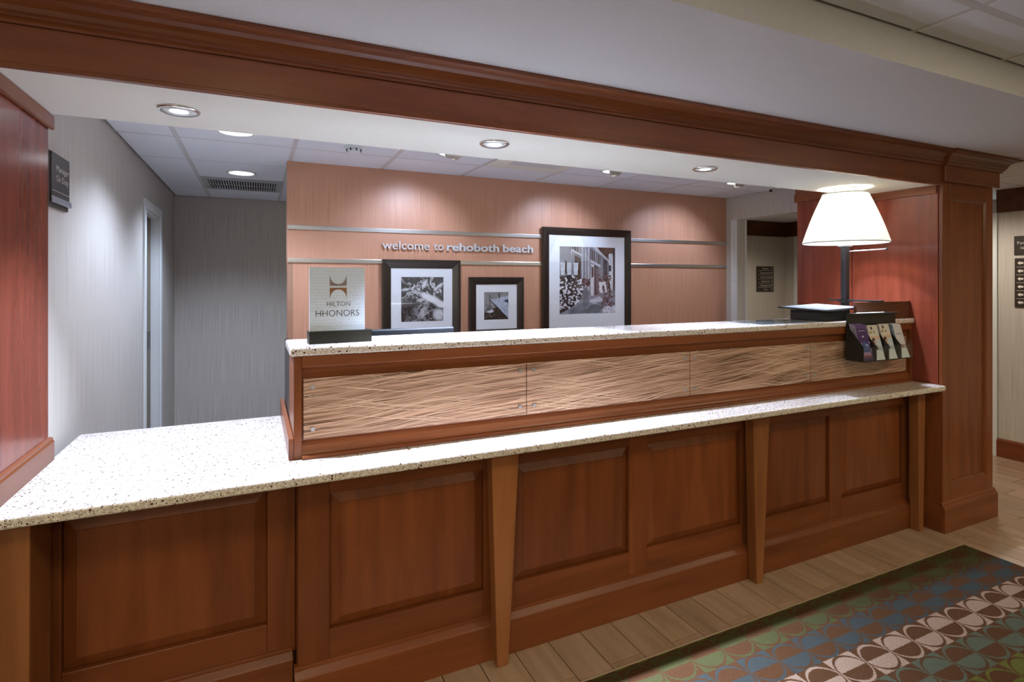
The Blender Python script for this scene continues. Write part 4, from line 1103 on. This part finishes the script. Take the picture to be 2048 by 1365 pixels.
obj('housing', tilt(0, 1, 0, 1, -0.008, 0.0), M_BLACK, tp, 0.001)
obj('screen', tilt(0.03, 0.97, 0.04, 0.96, 0.0001, 0.0015), M_SCREEN, tp)

# table lamp
LX, LYY = 3.36, 2.251
la = thing('table_lamp', (LX, LYY, ZU), 'glowing white pleated table lamp on a dark square pole', 'lamp')
obj('pole', MB().box(LX-0.0175, LX+0.0175, LYY-0.0175, LYY+0.0175, ZU, 1.735), M_GUN, la, 0.002)
obj('socket_cup', MB().box(LX-0.030, LX+0.030, LYY-0.030, LYY+0.030, 1.732, 1.785), M_BRUSH, la, 0.004)
obj('base_plate', MB().box(LX-0.06, LX+0.06, LYY-0.06, LYY+0.06, ZU, ZU+0.012), M_GUN, la, 0.003)
obj('switch_arm', MB().tube((LX+0.017, LYY-0.015, 1.704), (LX+0.10, LYY-0.185, 1.712), 0.0035), M_BRUSH, la)
obj('switch_knob', MB().lathe([(0, -0.007), (0.006, -0.004), (0.007, 0), (0.006, 0.004), (0, 0.007)], (LX+0.102, LYY-0.189, 1.712), 14, cap=False), M_GUN, la, smooth=True)
obj('pole_bracket', MB().box(LX-0.028, LX+0.028, LYY-0.028, LYY+0.028, 1.385, 1.40), M_BLACK, la, 0.002)
obj('bracket_bar', MB().box(LX-0.022, LX+0.022, LYY-0.225, LYY+0.105, 1.3925, 1.402), M_GUN, la, 0.001)
def pleats(r0, z0, r1, z1, n=64, amp=0.006):
    mb = MB(); rows = 7
    for i in range(rows+1):
        f = i/rows; r_ = r0+(r1-r0)*f + 0.006*math.sin(PI*f); z = z0+(z1-z0)*f
        a_ = amp*(1-0.45*f)
        for k in range(n*2):
            a = PI*k/n; rr = r_ + (a_ if k % 2 else -a_)
            mb.v.append((LX+rr*math.cos(a), LYY+rr*math.sin(a), z))
    m_ = n*2
    for i in range(rows):
        for k in range(m_):
            k2 = (k+1) % m_; mb.f.append((i*m_+k, i*m_+k2, (i+1)*m_+k2, (i+1)*m_+k))
    return mb
sh = obj('shade', pleats(0.234, 1.760, 0.124, 2.062), M_SHADE, la)
for nm, r_, z in (('shade_rim', 0.236, 1.757), ('shade_rim', 0.126, 2.064)):
    pr_ = [(r_+0.004*math.cos(2*PI*k/8), z+0.004*math.sin(2*PI*k/8)) for k in range(9)]
    obj(nm, MB().lathe(pr_, (LX, LYY, 0), 64, cap=False), M_WHITE, sh, smooth=True)
obj('bulb', MB().lathe([(0.0, 0.06), (0.012, 0.055), (0.026, 0.035), (0.030, 0.01), (0.022, -0.02), (0.012, -0.04), (0.012, -0.055), (0.0, -0.055)], (LX, LYY, 1.86), 20, cap=False), M_BULB, la, smooth=True)
pl = bpy.data.lights.new('lamp_bulb', 'POINT'); pl.energy = E_LAMP; pl.color = (1.0, 0.95, 0.88); pl.shadow_soft_size = 0.04
po = bpy.data.objects.new('lamp_bulb', pl); COL.objects.link(po); po.parent = la; po.location = (0, 0, 1.915-ZU)

# ------------------------------------------------------------------ brochure holder and leaflets
HX0, HX1, HYB, HYF, HZ0, HZ1 = 3.078, 3.535, 2.0565, 1.955, 1.062, 1.331
bh = thing('brochure_holder', ((HX0+HX1)/2, 2.0, HZ0), 'black four-pocket leaflet holder hung on the counter front', 'brochure holder')
obj('back_panel', MB().box(HX0, HX1, HYB-0.004, HYB, HZ0, HZ1), M_BLACK, bh)
obj('bottom_panel', MB().box(HX0, HX1, HYF, HYB-0.004, HZ0, HZ0+0.004), M_BLACK, bh)
sprof = [(HYB-0.004, HZ0+0.004), (HYF+0.001, HZ0+0.004), (HYF+0.001, 1.146), (HYB-0.004, 1.262)]
obj('side_panel', MB().prism(sprof, 'x', HX0, HX0+0.004), M_BLACK, bh)
obj('side_panel', MB().prism(sprof, 'x', HX1-0.004, HX1), M_CLEAR, bh)
PWD = (HX1-HX0)/4
for k in (1, 2, 3): obj('divider', MB().prism(sprof, 'x', HX0+k*PWD-0.0015, HX0+k*PWD+0.0015), M_BLACK, bh)
obj('front_lip', MB().box(HX0, HX1, HYF-0.003, HYF, HZ0, 1.146), M_CLEAR, bh)
obj('top_shelf', MB().box(HX0+0.01, HX1-0.02, 2.010, HYB-0.0045, HZ1-0.006, HZ1), M_BLACK, bh)

def img_leaf(kind):
    w_, h_ = 22, 46; X, Y = grid_xy(w_, h_); n = fbm(w_, h_, 6, 21); img = np.zeros((h_, w_, 3))
    def put(m_, c): img[m_] = c
    if kind == 'purple':
        img[:] = (0.055, 0.022, 0.12); img[Y < 0.10] = (0.10, 0.05, 0.20)
        put((np.abs(X-0.5) < 0.3) & (np.abs(Y-0.17) < 0.012), (0.4, 0.35, 0.5)); put((np.abs(X-0.5) < 0.08) & (np.abs(Y-0.32) < 0.02), (0.5, 0.45, 0.6))
        put(((X-0.5)**2+((Y-0.66)*2)**2 < 0.13), (0.05, 0.08, 0.26)); rr = np.random.RandomState(4)
        for k in range(16):
            x, y = rr.rand(), 0.50+0.35*rr.rand(); put((np.abs(X-x) < 0.05) & (np.abs(Y-y) < 0.018), (0.5, 0.5, 0.72))
        put((np.abs(X-0.5) < 0.35) & (np.abs(Y-0.80) < 0.05), (0.42, 0.22, 0.45)); put((np.abs(X-0.5) < 0.4) & (np.abs(Y-0.88) < 0.03), (0.22, 0.07, 0.08))
    elif kind == 'lady':
        img[:] = (0.62, 0.58, 0.53)
        put((np.abs(X-0.35) < 0.09) & (np.abs(Y-0.09) < 0.04), (0.09, 0.03, 0.07)); put((np.abs(X-0.5) < 0.4) & (np.abs(Y-0.20) < 0.03) & (n > 0.45), (0.35, 0.25, 0.12))
        put(Y > 0.33, (0.62, 0.42, 0.33)); put((X > 0.45) & (Y > 0.42) & (Y < 0.8), (0.50, 0.55, 0.63))
        put(((X-0.30)/0.17)**2+((Y-0.46)/0.10)**2 < 1, (0.05, 0.02, 0.015)); put(((X-0.36)/0.09)**2+((Y-0.49)/0.055)**2 < 1, (0.48, 0.26, 0.17))
        put((X < 0.2+0.55*(Y-0.5)+0.25) & (Y > 0.58) & (X > 0.05), (0.03, 0.024, 0.012)); put(Y > 0.9, (0.03, 0.02, 0.02)); put((np.abs(X-0.55) < 0.18) & (np.abs(Y-0.93) < 0.025), (0.6, 0.40, 0.30))
    else:
        img[:] = (0.60, 0.57, 0.62); put(X < 0.20, (0.05, 0.12, 0.20))
        for k in range(5): put((np.abs(X-0.1) < 0.05) & (np.abs(Y-0.15-0.17*k) < 0.015), (0.25, 0.4, 0.5))
        put((X > 0.3) & (X < 0.85) & (np.abs(Y-0.30) < 0.012), (0.18, 0.15, 0.22)); put((X > 0.25) & (Y > 0.60) & (n > 0.45), (0.30, 0.17, 0.15)); put((X > 0.3) & (np.abs(Y-0.92) < 0.02), (0.65, 0.5, 0.3))
    return img
LEAF = {k_: img_leaf(k_) for k_ in ('purple', 'lady', 'teal')}
M_EDGEP = plain('leaflet_edges', (0.42, 0.38, 0.48), 0.6)
def leaflet(kind, x0, wd, ylo, zlo, ln, lean, label, grp, thick=0.004):
    """leaflet standing with its foot at ylo, leaning back"""
    t = thing('leaflet', (x0+wd/2, ylo, zlo), label, 'leaflet', grp)
    dy, dz = math.sin(lean)*ln, math.cos(lean)*ln
    ny, nz = math.cos(lean)*thick, -math.sin(lean)*thick
    mb = MB().hexa([(x0, ylo, zlo), (x0+wd, ylo, zlo), (x0+wd, ylo+ny, zlo+0.0), (x0, ylo+ny, zlo+0.0),
                    (x0, ylo+dy, zlo+dz), (x0+wd, ylo+dy, zlo+dz), (x0+wd, ylo+dy+ny, zlo+dz+nz), (x0, ylo+dy+ny, zlo+dz+nz)])
    obj('pages', mb, M_EDGEP, t)
    raster_mesh('cover', LEAF[kind], (x0, ylo+dy-0.0006, zlo+dz), (wd, 0, 0), (0, -dy, -dz), M_PRINT, t)
ZLF = HZ0+0.005
lean = R(15)
ordn = ['frontmost', 'second', 'third', 'fourth', 'rearmost']
for k in range(5):
    leaflet('purple', HX0+0.012-0.0012*k, 0.094, 1.962+0.0062*k, ZLF, 0.205+0.002*k, lean, 'purple leaflet at the left of the holder, %s of its stack' % ordn[k], 'purple leaflets in the left pocket')
for k in range(2):
    leaflet('lady', HX0+PWD+0.011-0.001*k, 0.090, 1.966+0.007*k, ZLF, 0.200, lean, 'cream leaflet with a seated woman in the second pocket, %s' % ('front' if k == 0 else 'rear'), 'cream leaflets in the second pocket')
for k in range(2):
    leaflet('lady', HX0+2*PWD+0.006-0.001*k, 0.092, 1.966+0.007*k, ZLF, 0.204, lean, 'cream leaflet with a seated woman in the third pocket, %s' % ('front' if k == 0 else 'rear'), 'cream leaflets in the third pocket')
for k in range(3):
    leaflet('teal', HX0+3*PWD+0.010-0.002*k, 0.096, 1.970+0.008*k, ZLF, 0.198+0.002*k, lean, 'white leaflet with teal spine in the right pocket, %s' % ordn[k], 'teal-edged leaflets in the right pocket')
for k, (x0, wd) in enumerate(((HX0+PWD+0.006, 0.078), (HX0+2*PWD+0.006, 0.080), (HX0+3*PWD+0.012, 0.078))):
    mb = MB().hexa([(x0, 1.9555, ZLF), (x0+wd, 1.9555, ZLF), (x0+wd, 1.9595, ZLF), (x0, 1.9595, ZLF), (x0, 1.9565, ZLF+0.060), (x0+wd*0.62, 1.9565, ZLF+0.055), (x0+wd*0.62, 1.9605, ZLF+0.055), (x0, 1.9605, ZLF+0.060)])
    tag(obj('info_card', mb, M_PAPER), 'small white card behind the clear lip, %s pocket' % ['second', 'third', 'right'][k], 'card', 'white cards in the leaflet holder')
cd = obj('loose_card', MB().prism([(3.10, 2.015), (3.36, 2.012), (3.42, 2.052), (3.17, 2.054)], 'z', HZ1+0.0004, HZ1+0.0022), M_PAPER); tag(cd, 'pale loose sheet lying on top of the leaflet holder', 'paper')

# ------------------------------------------------------------------ wall signs
ms = thing('duty_sign', (XW, 2.62, 1.79), 'charcoal Manager On Duty wall sign with silver name strip', 'sign')
sgx = XW+0.001
obj('backer', MB().box(sgx-0.001, sgx+0.010, 2.505, 2.742, 1.792, 1.997), M_SIGN, ms, 0.003)
obj('face_plate', MB().box(sgx+0.0102, sgx+0.014, 2.528, 2.742, 1.812, 1.995), M_SIGNG, ms, 0.002)
put_text('lettering', 'Manager', 0.024, (sgx+0.0145, 2.580, 1.931), M_LETW, ms, '+x', width=0.150)
put_text('lettering', 'On Duty', 0.024, (sgx+0.0145, 2.580, 1.893), M_LETW, ms, '+x', width=0.145)
obj('divider_line', MB().box(sgx+0.014, sgx+0.0146, 2.532, 2.738, 1.853, 1.855), M_LETW, ms)
obj('name_strip', MB().box(sgx+0.014, sgx+0.018, 2.524, 2.752, 1.808, 1.832), M_SILV, ms, 0.001)

hs = thing('directory_sign', (6.11, 5.19, 1.375), 'small dark hall directory sign seen through the doorway', 'sign')
obj('panel', MB().box(5.953, 6.268, 5.180, 5.189, 1.375, 1.708), M_SIGN, hs, 0.002)
rows = ['Elevator', 'Guest Laundry', 'Ice & Vending', 'Boardroom', 'Meeting Room', 'Pool']
wds = [0.115, 0.20, 0.195, 0.155, 0.20, 0.065]
for k, r_ in enumerate(rows):
    zc_ = 1.708-0.0555*(k+0.5)
    put_text('lettering', r_, 0.024, (6.12, 5.1795, zc_-0.012), M_LETW, hs, '-y', width=wds[k], align='CENTER')
    if k < 5: obj('divider_line', MB().box(5.978, 6.258, 5.1792, 5.180, zc_-0.0290, zc_-0.0262), M_LETW, hs)
    ar = MB().prism([(6.235, zc_-0.012), (6.247, zc_+0.002), (6.240, zc_+0.002), (6.240, zc_+0.013), (6.230, zc_+0.013), (6.230, zc_+0.002), (6.223, zc_+0.002)], 'y', 5.1792, 5.180)
    obj('arrow', ar, M_LETW, hs)

rx = XRW-0.001
s1 = thing('notice_sign', (XRW, 2.3, 1.74), 'small dark notice sign above the arrow sign, right frame edge', 'sign')
obj('panel', MB().box(rx-0.006, rx, 2.10, 2.428, 1.735, 1.896), M_SIGN, s1, 0.002)
put_text('lettering', 'For y', 0.026, (rx-0.0065, 2.405, 1.826), M_LETW, s1, '-x', width=0.075)
put_text('lettering', 'is a', 0.026, (rx-0.0065, 2.383, 1.785), M_LETW, s1, '-x', width=0.052)
s2 = thing('arrow_sign', (XRW, 2.3, 1.30), 'dark sign with six white left arrows, right frame edge', 'sign')
obj('panel', MB().box(rx-0.006, rx, 2.05, 2.424, 1.293, 1.709), M_SIGN, s2, 0.002)
for k in range(6):
    zc_ = 1.668-0.0665*k
    ar = MB().prism([(2.405, zc_), (2.387, zc_+0.016), (2.387, zc_+0.008), (2.365, zc_+0.008), (2.365, zc_-0.008), (2.387, zc_-0.008), (2.387, zc_-0.016)], 'x', rx-0.0072, rx-0.0062)
    obj('arrow', ar, M_LETW, s2)
    if k < 5: obj('divider_line', MB().box(rx-0.0070, rx-0.0062, 2.06, 2.412, zc_-0.0345, zc_-0.0320), M_LETW, s2)
